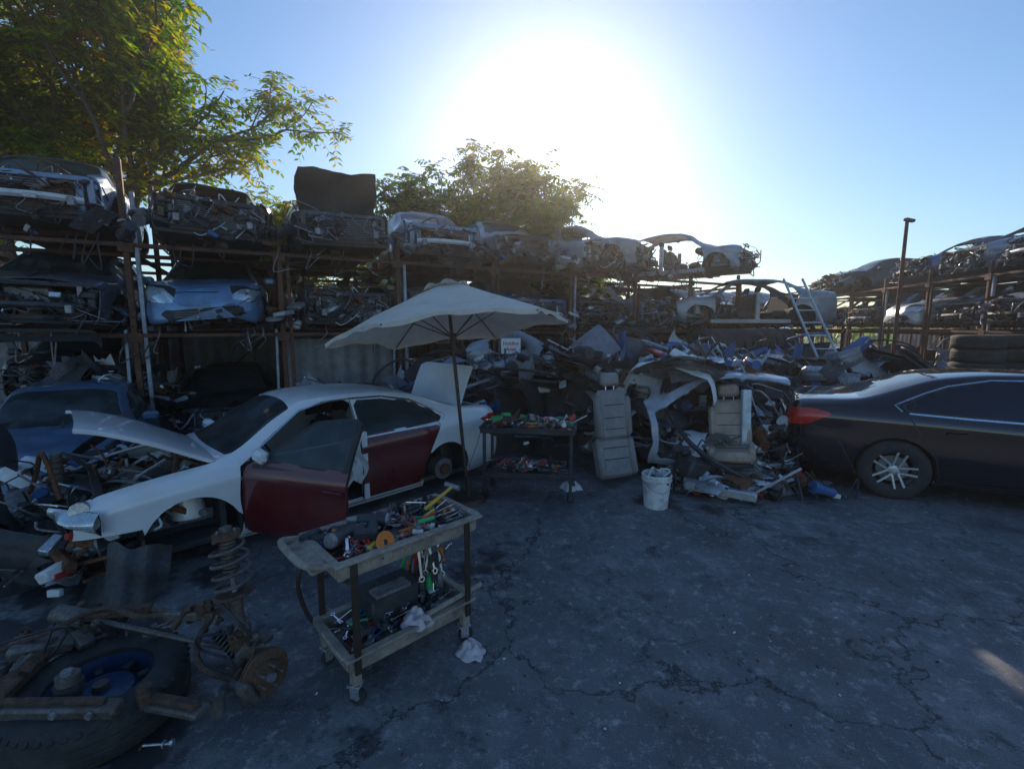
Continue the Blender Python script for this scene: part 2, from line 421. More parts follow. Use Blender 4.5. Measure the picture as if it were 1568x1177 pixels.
def seat(mb,M,m=FAB,recl=.25):
    mb.box((0,0,.12),(.50,.50,.14),m,bev=.3,M=M); 
    for s in(-1,1): mb.box((0,s*.235,.15),(.46,.09,.16),m,bev=.35,M=M)
    B=M@TM((-.24,0,.16),(0,-recl,0))
    mb.box((0,0,.30),(.12,.42,.62),m,bev=.35,M=B)
    for s in(-1,1): mb.box((.03,s*.215,.27),(.13,.09,.50),m,bev=.4,M=B)
    mb.box((0,0,.74),(.10,.26,.17),m,bev=.35,M=B)
    for s in(-1,1): mb.cyl((0,s*.06,.60),(0,s*.06,.68),.007,n=6,m=CHR,M=B)
def innards(mb,R,seats=True):
    mb.box((0,0,.24),(4.0,1.55,.06),INT); mb.box((1.14,0,.62),(.05,1.5,.62),INT); mb.box((.93,0,.83),(.38,1.42,.18),INT,bev=.3)
    mb.box((-1.45,0,.6),(.06,1.4,.75),INT)
    if seats:
        for s in(-1,1): seat(mb,TM((.05,s*.38,.28)),INT if R.random()<.5 else FAB)
        mb.box((-.95,0,.45),(.5,1.3,.18),INT,bev=.3); mb.box((-1.22,0,.72),(.14,1.3,.55),INT,rot=(0,-.25,0),bev=.3)
        mb.rev([(.17,0),(.18,.012),(.19,0),(.18,-.012)],20,PLAST,TM((.62,.38,.88),(0,-1.1,0)),close=True)
def wells(mb):
    for cx in(1.39,-1.39):
        for s in(-1,1):
            vs=[];fs=[];n=16
            for k in range(n+1):
                a=math.pi*k/n-.15+(.3*k/n)
                for y in(.50,.87): vs.append((cx+math.cos(a)*.385,s*y,.33+math.sin(a)*.385))
            for k in range(n): fs.append((2*k,2*k+2,2*k+3,2*k+1))
            c=len(vs);vs.append((cx,s*.5,.3))
            for k in range(n): fs.append((2*k,2*k+2,c))
            mb.add(vs,fs,INT)
def scrap(kind,seed):
    R=random.Random(seed);mb=MB()
    regs=[(R_arch,-1)]
    if kind!='shell': regs+=[(R_wt,TRIM),(R_w,GLASS),(R_ws,GLASS),(R_rg,GLASS)]
    else: regs+=[(R_ws,-1),(R_rg,-1),(R_d1,-1),(R_d2,-1),(R_trunk,-1)]
    if kind in('nohood','open','shell'): regs.append((R_hood,98))
    if kind=='noseless' or kind in('nohood','open','shell'): regs.append((R_nose,-1))
    if kind=='full': regs+=[(lambda x,y,z:R_head(x,y,z)-.02,TRIM),(R_head,HEAD),(R_grl,TRIM),(R_gru,TRIM)]
    if kind=='noglass': regs=[(R_arch,-1),(R_w,-1),(R_ws,-1),(R_rg,-1),(R_hood,98),(R_nose,-1)]
    V,T,C=build_shell(regs,nst=84,dent=.04,seed=seed)
    add_shell(mb,V,T,C,{PAINT,TRIM,HEAD},.02)
    add_shell(mb,V,T,C,{GLASS},.004)
    if kind=='open':
        M=Matrix.Translation((1.16,0,.97))@Matrix.Rotation(rad(-62),4,'Y')@Matrix.Translation((-1.16,0,-.97))
        add_shell(mb,V,T,C,{98},.025,M=M,inner=INT,keep={98:PAINT})
    innards(mb,R,seats=True); wells(mb)
    if kind!='full': guts(mb,R,R.random()<.7,R.random()<.6,80)
    else:
        bv=BVHTree.FromPolygons(V,T)
        for k in range(3): mb.box((2.375,0,.32+.035*k),(.02,.8,.008),STEEL)
        for s in(-1,1):
            ribbon(mb,bv,[(2.0,.74),(1.6,.865),(1.2,.92)],s,.012)
            mb.cyl((2.05,s*.58,.70),(2.14,s*.60,.69),.05,n=12,m=CHR)
        mb.tube(catm([(2.22,-.48,.70),(2.30,-.2,.71),(2.31,0,.71),(2.30,.2,.71),(2.22,.48,.70)],4),.007,5,TRIM)
        junk(mb,R,(2.0,-.6,.2,2.35,.6,.35),14)
    for s in(-1,1):
        if kind in('noseless','full'): mb.box((.85,s*.99,1.0),(.12,.2,.13),PAINT,bev=.3)
    if kind=='shell':
        for s in(-1,1): mb.box((.0,s*.84,.24),(2.2,.12,.12),PAINT); mb.box((-.2,s*.83,.65),(.12,.06,.75),PAINT)
        junk(mb,R,(-2.3,-.6,.9,-1.9,.6,1.1),24)
    for x in(-1.0,.9):
        mb.box((x,0,.16),(.12,1.2,.08),RUST)
    junk(mb,R,(-.8,-.7,.3,1.0,.7,.55),14)
    return mb.mesh('scrap_'+kind,CM,recalc=False)
SC={'nl':scrap('noseless',1),'nh':scrap('nohood',2),'op':scrap('open',3),'sh':scrap('shell',4),'fu':scrap('full',5),'nl2':scrap('noseless',6),'nh2':scrap('noglass',8)}
BL=(.035,.10,.26);DK=(.03,.035,.05);SI=(.30,.34,.41);WH=(.55,.58,.62);GR=(.11,.13,.17);BK=(.014,.016,.022);LB=(.15,.27,.46);TN=(.25,.20,.16);RD=(.22,.03,.03)
RN=random.Random(5)
# ------------------------------------------------------------------ racks
rackm=mk('rusty_rack_steel',(.15,.062,.036),.55,.3,0,.45,4,dirt=(.045,.04,.045),damt=.7)
galv=mk('galvanised',(.36,.39,.44),.45,.5,0,.25,5,dirt=(.17,.11,.07),damt=.6)
def rack(name,p0,r,n,pitch,levels,depth,h,skiptop=99,tall=(0,1)):
    mb=MB(); r=Vector((r[0],r[1],0)).normalized(); bk=Vector((-r.y,r.x,0))
    ang=math.atan2(r.y,r.x)
    for i in range(n+1):
        for b in(0,depth*.55,depth):
            p=p0+r*pitch*(i-.5)+bk*b
            hh=(h if i<=skiptop else levels[0]+.15)
            if i in tall: hh=4.35
            hh+= .12*math.sin(i*5.1+b)
            mb.box((p.x,p.y,hh/2),(.075,.075,hh),0,rot=(0,0,ang))
            if b==0:
                mb.box((p.x,p.y,.01),(.22,.22,.02),0,rot=(0,0,ang))
                q=p+r*.12; mb.box((q.x,q.y,hh*.45),(.055,.055,hh*.9),1 if i%2 else 0,rot=(0,0,ang))
                if i<4:
                    q=p-r*.12; mb.box((q.x,q.y,.95),(.04,.04,1.9),1,rot=(0,.02,ang))
                for z in levels:
                    if i>skiptop and z>levels[0]:continue
                    q=p+bk*(-.05);mb.box((q.x,q.y,z-.10),(.18,.010,.14),0,rot=(0,0,ang))
        for li,z in enumerate(levels):
            if li>0 and i>skiptop: continue
            a=p0+r*pitch*(i-.5);b2=a+bk*depth;c=(a+b2)/2
            mb.box((c.x,c.y,z-.15),(.06,depth+.1,.06),0,rot=(0,0,ang))
    for li,z in enumerate(levels):
        nn=n if li==0 else min(n,skiptop)
        for b in(.0,depth*.3,depth*.55,depth):
            a=p0+r*pitch*(-.5)+bk*b;c=a+r*pitch*nn/2
            mb.box((c.x,c.y,z-.07),(pitch*nn+.1,.07,.06),0,rot=(0,0,ang))
    for i in range(n):
        a=p0+r*pitch*(i-.5)+bk*(depth+.06);b2=p0+r*pitch*(i+.5)+bk*(depth+.06)
        mb.cyl((a.x,a.y,.1),(b2.x,b2.y,levels[0]),.02,n=6,m=0)
    return mb.obj(name,[rackm,galv])
r1=Vector((.877,.48,0));n1=Vector((.48,-.877,0))
pB=Vector((-4.6,7.1,0)); P0=pB-r1*1.92
rack('steel_storage_rack',P0,r1,11,1.92,[1.88,3.15],4.2,3.35,8)
def place(me,front,nrm,z,s,col,yaw=0,mir=False,roll=.03):
    a=math.atan2(nrm.y,nrm.x)+yaw
    c=front-nrm*(2.0*s)+Vector((0,0,z-.12*s))
    M=Matrix.Translation(c)@Matrix.Rotation(a,4,'Z')@Matrix.Rotation(RN.uniform(-roll,roll),4,'X')@Matrix.Diagonal((s,s*(-1 if mir else 1),s*RN.uniform(.96,1.04),1))
    return inst('scrap_car',me,M,None,col)
def bay(i): return P0+r1*1.92*i
s=.89
L3=[('nh',LB),('nh2',BK),('op',DK),('nh',LB),('nl',SI),('nh2',SI),None,None]
L2=[('nl',GR),('fu',LB),('nh2',DK),('nl2',TN),('nh',BL),('nl',DK),('nh2',SI),('nl2',GR),('nh',LB),('nl',SI),('nh2',DK)]
L1=[None,('nl2',BK),None,('nl',BL),('nh2',GR),('nh',DK),('nl2',SI),('nl',BK),('nh2',SI),('nh',RD),('nl',LB)]
for i,k in enumerate(L3):
    if k: place(SC[k[0]],bay(i)+n1*RN.uniform(-.1,.35),n1,3.17+(.08 if i==0 else 0),s,k[1],RN.uniform(-.08,.08),i%2==1)
for i,k in enumerate(L2):
    if k: place(SC[k[0]],bay(i)+n1*RN.uniform(-.1,.3),n1,1.90,s,k[1],RN.uniform(-.06,.06),i%2==0)
for i,k in enumerate(L1):
    if k: place(SC[k[0]],bay(i)+n1*RN.uniform(-.3,.1),n1,.02,s,k[1],RN.uniform(-.06,.06),i%2==1)
def placeat(me,loc,yaw,s,col,name='scrap_car',tilt=(0,0)):
    return inst(name,me,TM(loc,(tilt[0],tilt[1],yaw),s),None,col)
placeat(SC['sh'],(4.5,12.8,3.12),rad(-38),.86,SI)
placeat(SC['sh'],(6.1,12.5,1.85),rad(176),.90,(.30,.32,.35))
placeat(SC['nh2'],(1.6,11.9,3.12),rad(-30),.86,(.26,.28,.32))
r2=Vector((.2,.98,0)).normalized(); n2=Vector((-.98,.2,0)).normalized()
Q0=Vector((10.2,7.6,0))
def bay2(i): return Q0+r2*2.0*i
rack('steel_storage_rack',Q0+r2*2.0*6,-r2,7,2.0,[1.88,3.15],4.2,3.35,99,())
ks=['nh','nl','op','nh2','fu','nl2','sh']
cols=[SI,GR,WH,LB,DK,BL,SI,BK]
for lv,z in enumerate((.02,1.90,3.17)):
    for i in range(7):
        if lv==2 and i in(4,): continue
        place(SC[ks[(i*3+lv*2)%7]],bay2(i)+n2*RN.uniform(-.2,.3),n2,z,.88,cols[(i*5+lv*3)%8],RN.uniform(-.12,.12),i%2==0)
for i in range(4):
    p=Vector((6.2+i*2.0,18.0+i*.9,0))
    for z in (0.0,1.2):
        place(SC[ks[(i+int(z))%6]],p,Vector((.3,-.95,0)),z,.9,cols[(i*3+int(z))%8],RN.uniform(-.2,.2))
R=random.Random(61);mb=MB()
for i in range(11):
    for z in(1.93,3.2):
        if z>3 and i>6: continue
        for h_ in (0.,.96):
            p=bay(i)+r1*h_+n1*.05
            junk(mb,R,(p.x-.35,p.y-.35,z+(.0 if h_ else -.05),p.x+.35,p.y+.3,z+.35),12 if h_ else 8,PAL2,.06,.28)
            for k in range(3):
                q=p+r1*R.uniform(-.5,.5);mb.tube(catm([(q.x,q.y-.05,z),(q.x+.05,q.y-.15,z-.12),(q.x+R.uniform(-.2,.2),q.y-.15,z-R.uniform(.2,.5)),(q.x+R.uniform(-.3,.3),q.y-.12,z-R.uniform(.1,.4))],4),.009,5,R.choice([PLAST,TRIM,STEEL]))
for i in (0,3,5,7):
    p=bay(i)+n1*.3;bumper(mb,TM((p.x,p.y,1.86-(i%2)*.02),(R.uniform(-.3,.3),R.uniform(-.1,.1),math.atan2(r1.y,r1.x))),R.choice([PLAST,TRIM,PLAST]),R,1.5,.22)
mb.obj('loose_shelf_parts',CM)
# ------------------------------------------------------------------ fence
fm=mk('corrugated_steel',(.28,.27,.27),.55,.3,0,.2,2,dirt=(.17,.09,.055),damt=.7)
def fence(a,b,h):
    mb=MB();a=Vector(a);b=Vector(b);L=(b-a).length;d=(b-a)/L;nn=Vector((-d.y,d.x,0));n=int(L/.045)
    vs=[];fs=[]
    for i in range(n+1):
        p=a+d*(L*i/n)+nn*(.018*(1,.7,-.7,-1,-.7,.7)[i%6]); hh=h+.04*math.sin(i//18*2.3)
        vs+=[(p.x,p.y,0),(p.x,p.y,hh)]
    for i in range(n): fs.append((2*i,2*i+2,2*i+3,2*i+1))
    mb.add(vs,fs,0)
    k=int(max(1,L/2.5))
    for i in range(k+1):
        p=a+d*(L*i/k)+nn*.07; mb.cyl((p.x,p.y,0),(p.x,p.y,h+.05),.04,n=8,m=1)
    mb.obj('corrugated_metal_fence',[fm,rackm])
bk1=Vector((-.48,.877,0))
fence(P0-r1*4+bk1*4.6,P0+r1*24+bk1*4.6,2.4)
fence(P0+r1*1.92*1.52+bk1*.55,P0+r1*1.92*2.5+bk1*.55,1.72)
fence(P0+r1*1.92*.30+bk1*1.2,P0+r1*1.92*.53+bk1*1.2,1.72)
fence((15.6,3,0),(17.6,21,0),2.2)
# ------------------------------------------------------------------ ground
g=bpy.data.materials.new('asphalt');g.use_nodes=True;nt=g.node_tree;N=nt.nodes;L=nt.links;b=N['Principled BSDF']
tc=N.new('ShaderNodeTexCoord')
def nz(sc,det=8,ro=.6,vec=None):
    n=N.new('ShaderNodeTexNoise');n.inputs['Scale'].default_value=sc;n.inputs['Detail'].default_value=det;n.inputs['Roughness'].default_value=ro
    L.new(vec or tc.outputs['Object'],n.inputs['Vector']);return n
def mrg(src,a,b_,c,d):
    m=N.new('ShaderNodeMapRange');m.inputs[1].default_value=a;m.inputs[2].default_value=b_;m.inputs[3].default_value=c;m.inputs[4].default_value=d;L.new(src,m.inputs[0]);return m.outputs[0]
def mixc(f,a,c):
    m=N.new('ShaderNodeMix');m.data_type='RGBA'
    L.new(f,m.inputs[0])
    for k,v in((6,a),(7,c)):
        if isinstance(v,tuple):m.inputs[k].default_value=(*v,1)
        else:L.new(v,m.inputs[k])
    return m.outputs[2]
def mth(op,a,c):
    m=N.new('ShaderNodeMath');m.operation=op
    for k,v in((0,a),(1,c)):
        if isinstance(v,(int,float)):m.inputs[k].default_value=v
        else:L.new(v,m.inputs[k])
    return m.outputs[0]
def mul(a,c): return mth('MULTIPLY',a,c)
c=mixc(mrg(nz(.5).outputs['Fac'],.35,.65,0,1),(.095,.095,.106),(.165,.162,.172))
c=mixc(mrg(nz(2.6,12,.75).outputs['Fac'],.48,.62,0,.75),c,(.27,.26,.265))
c=mixc(mrg(nz(1.3,6,.6).outputs['Fac'],.54,.66,0,.85),c,(.045,.043,.05))
c=mixc(mrg(nz(9,10,.8).outputs['Fac'],.54,.64,0,.9),c,(.42,.41,.40))
c=mixc(mrg(nz(5,9,.8).outputs['Fac'],.55,.63,0,.8),c,(.038,.036,.04))
c=mixc(mrg(nz(24,8,.8).outputs['Fac'],.57,.65,0,.8),c,(.42,.40,.39))
fine=nz(170,3,.6).outputs['Fac']
c=mixc(mrg(fine,.5,.75,0,.6),c,(.34,.33,.32))
c=mixc(mrg(fine,.5,.25,0,.55),c,(.03,.03,.031))
nd=nz(1.3,7,.65);va=N.new('ShaderNodeVectorMath');va.operation='MULTIPLY_ADD';L.new(nd.outputs['Color'],va.inputs[0]);va.inputs[1].default_value=(1.5,1.5,0);L.new(tc.outputs['Object'],va.inputs[2])
vo=N.new('ShaderNodeTexVoronoi');vo.feature='DISTANCE_TO_EDGE';vo.inputs['Scale'].default_value=.36;L.new(va.outputs[0],vo.inputs['Vector'])
vo2=N.new('ShaderNodeTexVoronoi');vo2.feature='DISTANCE_TO_EDGE';vo2.inputs['Scale'].default_value=1.3;L.new(va.outputs[0],vo2.inputs['Vector'])
ck=mul(mrg(vo.outputs['Distance'],.0,.006,1,0),mrg(nz(.9,3).outputs['Fac'],.38,.46,.15,1))
ck2=mul(mrg(vo2.outputs['Distance'],.0,.009,1,0),mrg(nz(.7,3).outputs['Fac'],.55,.62,0,.7))
mxm=mth('MAXIMUM',ck,ck2)
c=mixc(mul(mxm,.85),c,(.012,.012,.013))
wet=None
def patch(x,y,r,amp):
    v=N.new('ShaderNodeVectorMath');v.operation='DISTANCE';L.new(tc.outputs['Object'],v.inputs[0]);v.inputs[1].default_value=(x,y,0)
    return mrg(v.outputs['Value'],0,r,amp,0)
for q in((-3.1,2.9,1.4,.27),(-1.9,2.0,1.0,.24),(-2.4,2.7,.9,.22),(-.2,3.6,.7,.14),(2.7,4.3,.6,.20),(3.3,1.9,.5,.15),(1.9,5.2,1.3,.2),(-.5,2.8,.7,.16)):
    p_=patch(q[0],q[1]-100,q[2],q[3]); wet=p_ if wet is None else mth('MAXIMUM',wet,p_)
wetm=mrg(mth('ADD',nz(2.2,9,.65).outputs['Fac'],wet),.62,.70,0,1)
c=mixc(mul(wetm,.88),c,(.020,.019,.022))
L.new(c,b.inputs['Base Color'])
L.new(mth('SUBTRACT',mrg(nz(1.3,6,.6).outputs['Fac'],.45,.7,.85,.5),mul(wetm,.28)),b.inputs['Roughness'])
bp=N.new('ShaderNodeBump');bp.inputs['Distance'].default_value=.02;bp.inputs['Strength'].default_value=.6
hm=mth('SUBTRACT',mul(fine,.35),mxm);L.new(hm,bp.inputs['Height']);L.new(bp.outputs[0],b.inputs['Normal'])
mb=MB();mb.grid(lambda u,v:((u-.5)*600,(v-.5)*600,0),20,20,0);mb.obj('ground',[g],M=Matrix.Translation((0,100,0)))
# ------------------------------------------------------------------ complete cars
def full_car(name,M,color,pm,side_alt=False,opendoor=False,hood=None,trunk=None,wheels=True,gl=glass,rims=ALU,front_strip=False,seed=3):
    par=empty(name,M); mats=list(CM);mats[0]=pm;mats[1]=gl
    R=random.Random(seed)
    regs=[(R_arch,-1)]
    if front_strip:
        regs.append((lambda x,y,z:2.16-x,-1)); regs.append((lambda x,y,z:max(1.74-x,z-.53),-1))
    regs+=[(R_tail,TAIL)]
    if not front_strip: regs.append((R_head,HEAD))
    if side_alt:
        regs.append((lambda x,y,z:max(min(d1(x,z),d2(x,z)),.45-y,z-.955),ALT))
    regs+=[(R_wt,TRIM),(R_w,GLASS),(R_ws,GLASS),(R_rg,GLASS)]
    V,T,C=build_shell(regs,nst=130)
    bvh=BVHTree.FromPolygons(V,T)
    body=MB();tag=[0]*len(T)
    def tagreg(sdf,k):
        ph=[sdf(*v) for v in V]
        E=set()
        for t in T:
            for a,b_ in((t[0],t[1]),(t[1],t[2]),(t[2],t[0])):E.add((min(a,b_),max(a,b_)))
        for a,b_ in E:
            if ph[a]*ph[b_]<0 and abs(ph[a])<.15 and abs(ph[b_])<.15:
                t=ph[a]/(ph[a]-ph[b_]);q=V[a].lerp(V[b_],t);kk=a if t<.5 else b_;V[kk]=q;ph[kk]=0.
        for i,t in enumerate(T):
            if ph[t[0]]+ph[t[1]]+ph[t[2]]<-1e-6:tag[i]=k
    if opendoor: tagreg(lambda x,y,z:max(d1(x,z),.45-y),1)
    if hood is not None: tagreg(R_hood,2)
    if trunk is not None: tagreg(R_trunk,3)
    def sub(k): 
        TT=[];CC=[]
        for t,c,g_ in zip(T,C,tag):
            if g_==k:TT.append(t);CC.append(c)
        return TT,CC
    S={PAINT,TRIM,HEAD,TAIL,ALT}
    TT,CC=sub(0);add_shell(body,V,TT,CC,S,.022);add_shell(body,V,TT,CC,{GLASS},.004)
    wells(body)
    for sd in(-1,1):
        for D,k in((D1,1),(D2,2)):
            if opendoor and sd==1 and k==1: continue
            ribbon(body,bvh,D+[D[0]],sd)
            ribbon(body,bvh,[(-.12 if k==1 else -.98,.795),(.06 if k==1 else -.80,.80)],sd,.03,PAINT if not side_alt else ALT,.03)
            ribbon(body,bvh,[(-.14 if k==1 else -1.0,.775),(.08 if k==1 else -.78,.78)],sd,.008,TRIM,.004)
        ribbon(body,bvh,[(-1.0,.235),(1.0,.225)],sd,.012)
        ribbon(body,bvh,[(-1.30,.985),(-.8,.968),(0,.955),(.85,.945)],sd,.018,CHR,.006)
        ribbon(body,bvh,[(-1.36,1.0),(-1.42,1.065),(-1.15,1.205),(-.95,1.29),(-.6,1.368),(-.1,1.386),(.1,1.38),(.36,1.32),(.66,1.12),(.86,.985)],sd,.014,CHR,.006)
        body.box((.86,sd*1.0,1.0),(.11,.2,.13),PAINT,bev=.32);body.box((.86,sd*.90,.97),(.05,.1,.04),TRIM)
        ribbon(body,bvh,[(-1.76,.30),(-1.86,.5),(-1.99,.74),(-2.2,.76)],sd,.01)
    if not front_strip:
        body.box((2.36,0,.60),(.04,.8,.10),TRIM);body.box((2.34,0,.36),(.06,.9,.16),TRIM)
    body.box((-2.455,0,.87),(.02,.9,.035),CHR);body.box((-2.47,0,.72),(.015,.32,.16),WHT);body.box((-2.44,0,.45),(.04,1.1,.05),TRIM)
    body.obj('body',mats,par,recalc=False)
    inn=MB();innards(inn,R,True)
    inn.obj('interior',CM,par)
    if opendoor:
        dm=MB();TT,CC=sub(1);H=Matrix.Translation((1.0,.9,0))@Matrix.Rotation(rad(-opendoor),4,'Z')@Matrix.Translation((-1.0,-.9,0))
        add_shell(dm,V,TT,CC,S,.03,M=H,inner=TRIM,keep={PAINT:TRIM});add_shell(dm,V,TT,CC,{GLASS},.004,M=H)
        dm.box((.4,.82,.62),(1.05,.08,.62),INT,M=H);dm.box((-.08,.925,.80),(.2,.03,.03),ALT,M=H)
        dm.obj('front_door',mats,par,recalc=False)
        q=MB()
        q.box((-.24,.87,.64),(.07,.06,.78),PAINT,rot=(.03,0,0))
        q.grid(lambda u,v:(-.20+.22*u+.05*math.sin(v*7),.93+.03*math.sin(u*9+v*4),1.0-.55*v*(1-.3*u)),8,10,WHT)
        q.tube(catm([(-.1,.9,.95),(.0,.95,.8),(-.05,.98,.6),(.08,.95,.42)],4),.02,6,WHT)
        q.obj('curtain_airbag',mats,par)
    if hood is not None:
        hm=MB();TT,CC=sub(2);H=Matrix.Translation((1.16,0,.97))@Matrix.Rotation(rad(-hood),4,'Y')@Matrix.Translation((-1.16,0,-.97))
        add_shell(hm,V,TT,CC,S,.03,M=H,inner=PAINT)
        hm.obj('hood',mats,par,recalc=False)
        eb=MB();guts(eb,R,True,False,170);eb.obj('engine_bay',mats,par)
    if trunk is not None:
        hm=MB();TT,CC=sub(3);H=Matrix.Translation((-1.80,0,1.11))@Matrix.Rotation(rad(trunk),4,'Y')@Matrix.Translation((1.80,0,-1.11))
        add_shell(hm,V,TT,CC,S,.03,M=H,inner=TRIM);hm.obj('trunk_lid',mats,par,recalc=False)
    if wheels:
        wm=MB()
        for cx in(1.39,-1.39):
            for sd in(-1,1):
                wheel(wm,TM((cx,sd*.80,.335),(rad(-90*sd),0,0)),5,True,rims)
        wm.obj('wheels',CM,par)
    for o in par.children:o.color=(*color,1)
    return par
full_car('black_sedan',TM((5.95,5.15,0),(0,0,rad(-27))),(.004,.005,.009),paint_black,gl=glassd)
wc=full_car('white_sedan',TM((-2.21,4.93,-.04),(0,0,rad(225)),.90),(.80,.80,.81),paint_clean,side_alt=True,opendoor=66,hood=36,trunk=72,wheels=False,front_strip=True)
mb=MB()
mb.cyl((-1.39,.62,.33),(-1.39,.80,.33),.14,n=20,m=STEEL);mb.cyl((-1.39,.80,.33),(-1.39,.86,.33),.07,n=14,m=RUST)
mb.tube([(-1.39,.3,.3),(-1.39,.62,.33)],.04,8,RUST)
mb.cyl((-1.3,.55,.35),(-1.25,.5,.8),.05,n=10,m=PLAST)
def lens(mb,M,m=HEAD):
    mb.grid(lambda u,v:((u-.5)*.5,.10*math.sin(v*3.14)*math.sin(min(1,u+.15)*3.0)+.05*u,(v-.5)*.17*(1-.55*u)+.04*u),12,8,m,M)
    mb.grid(lambda u,v:((u-.5)*.5,-.10*math.sin(v*3.14)*math.sin(u*3.0),(v-.5)*.17*(1-.55*u)+.04*u),8,6,PLAST,M)
lens(mb,TM((2.12,.66,.66),(0,0,rad(-65)),1.1));lens(mb,TM((2.08,-.62,.66),(0,0,rad(-110))))
mb.box((2.16,.72,.57),(.10,.05,.05),RED,rot=(0,0,.5))
mb.tube(catm([(2.15,-.7,.42),(2.28,-.2,.44),(2.3,.3,.40),(2.2,.8,.34)],4),.045,7,RUST)
mb.box((2.0,.62,.44),(.10,.08,.30),WHT,rot=(0,.2,.2));mb.box((2.2,.55,.30),(.08,.3,.10),RUST,rot=(.3,.2,.1))
junk(mb,random.Random(33),(1.7,-.8,.1,2.4,.85,.55),85,PAL+[RED,RUST,WHT],.05,.2)
mb.obj('front_parts',CM,wc)
mb=MB()
mb.grid(lambda u,v:((u-.5)*.36+.06*v,-.12*math.sin(u*3.1)-.03*math.sin(v*9+u*4)+.06*v+.02*math.sin(u*17),.02+.42*v*(1-.2*u)+.02*math.sin(u*12)*v),18,14,0)
mb.grid(lambda u,v:((u-.5)*.26-.2+.1*v,.05*math.sin(u*5)+.04,.01+.22*v*(1-.3*u)),8,8,0)
mb.obj('wheel_arch_liner',[mk('liner_felt',(.085,.085,.09),.85,0,0,.3,6,damt=.5,bump=.4)],M=TM((-2.70,3.06,0),(0,0,rad(35))))
# ------------------------------------------------------------------ blue car on the left and its load
placeat(SC['fu'],(-5.75,5.95,-.05),rad(-58),.86,(.08,.16,.28),'blue_scrap_car')
placeat(SC['nl2'],(-7.4,8.1,.75),rad(-60),.8,DK)
# ------------------------------------------------------------------ umbrella
cream=mk('umbrella_fabric',(.72,.66,.58),.85,0,0,.06,3,dirt=(.3,.26,.22),damt=.35,transl=.12)
polem=mk('umbrella_pole',(.06,.04,.03),.4,.3,0,.2,4,damt=.1)
UP=empty('patio_umbrella',Matrix.Identity(4))
base=Vector((-.49,4.95,0));top=Vector((-.72,5.12,2.43))
mb=MB();mb.cyl(base,top,.02,n=12);mb.cyl(base,base+Vector((0,0,.05)),.2,.18,24);mb.cyl(base+Vector((0,0,.05)),base+Vector((0,0,.28)),.03,n=12)
cax=Matrix.Translation(top)@Euler((rad(-7.5),rad(-5.5),rad(12))).to_matrix().to_4x4()
Rr=1.34
def cz(r): return -.53*(r**1.2)-.02
for k in range(6):
    a=k*math.pi/3
    pts=[(math.cos(a)*Rr*t,math.sin(a)*Rr*t,cz(t)-.015) for t in (0,.25,.5,.75,1)]
    mb.tube(pts,.008,6,0,M=cax)
    mb.tube([(0,0,-.62),(math.cos(a)*Rr*.52,math.sin(a)*Rr*.52,cz(.52)-.02)],.007,6,0,M=cax)
mb.cyl((0,0,-.67),(0,0,-.57),.035,n=12,M=cax);mb.cyl((0,0,-.02),(0,0,.06),.016,.008,10,M=cax)
mb.obj('pole_and_ribs',[polem],UP)
def canopy(R0,dz,fr=0.):
    m_=MB();nr,na=14,72;vs=[];fs=[]
    for i in range(nr+1):
        for j in range(na):
            a=2*math.pi*j/na;am=(a%(math.pi/3))-math.pi/6
            hexk=math.cos(math.pi/6)/math.cos(am); t=fr+(1-fr)*i/nr; w=abs(math.cos(am*3))
            k=hexk*(1-.04*w*t)
            zz=cz(t*R0/Rr)+.06*w*t*t-.03*w*math.sin(t*3.1)+dz+.014*noise.noise(Vector((math.cos(a)*3,math.sin(a)*3,t*4)))
            vs.append((math.cos(a)*R0*t*k,math.sin(a)*R0*t*k,zz))
    for i in range(nr):
        for j in range(na):fs.append((i*na+j,i*na+(j+1)%na,(i+1)*na+(j+1)%na,(i+1)*na+j))
    o=len(vs)
    if R0>1:
        for j in range(na):
            x,y,z=vs[nr*na+j]
            vs.append((x*.995,y*.995,z-.04-.010*math.sin(j*1.3)))
        for j in range(na):fs.append((nr*na+j,nr*na+(j+1)%na,o+(j+1)%na,o+j))
    m_.add(vs,fs,0);return m_
canopy(Rr,0,.08).obj('canopy',[cream],UP,M=cax,ang=60)
canopy(.26,.018,.05).obj('vent_cap',[cream],UP,M=cax,ang=60)
# ------------------------------------------------------------------ tool carts
cartp=mk('cart_plastic',(.35,.29,.235),.6,0,0,.25,6,dirt=(.09,.07,.055),damt=.85,bump=.2)
orange=mk('orange_plastic',(.7,.19,.02),.45,0,0,.1,6,damt=.25)
green=mk('green_plastic',(.04,.40,.13),.45,0,0,.1,6,damt=.25)
yel=mk('yellow_plastic',(.7,.44,.04),.45,0,0,.1,6,damt=.25)
ragm=mk('rag_cloth',(.62,.55,.56),.95,0,0,.1,6,dirt=(.3,.16,.16),damt=.6)
TMt=[plast,alu,chrome,redp,bluep,orange,green,yel,steel,whitep,rust,cartp,polem]
def screwdriver(mb,M,c):
    mb.cyl((0,0,0),(.10,0,0),.014,.011,8,c,M);mb.cyl((.10,0,0),(.115,0,0),.009,n=8,m=0,M=M);mb.cyl((.11,0,0),(.24,0,0),.0035,n=6,m=2,M=M)
def spanner(mb,M,l=.2):
    mb.box((0,0,0),(l,.016,.006),2,M=M);mb.rev([(.012,-.005),(.02,-.005),(.02,.005),(.012,.005)],12,2,M@TM((l/2+.012,0,0)),close=True)
    mb.box((-l/2-.012,.011,0),(.035,.010,.008),2,rot=(0,0,.3),M=M);mb.box((-l/2-.012,-.011,0),(.035,.010,.008),2,rot=(0,0,.1),M=M)
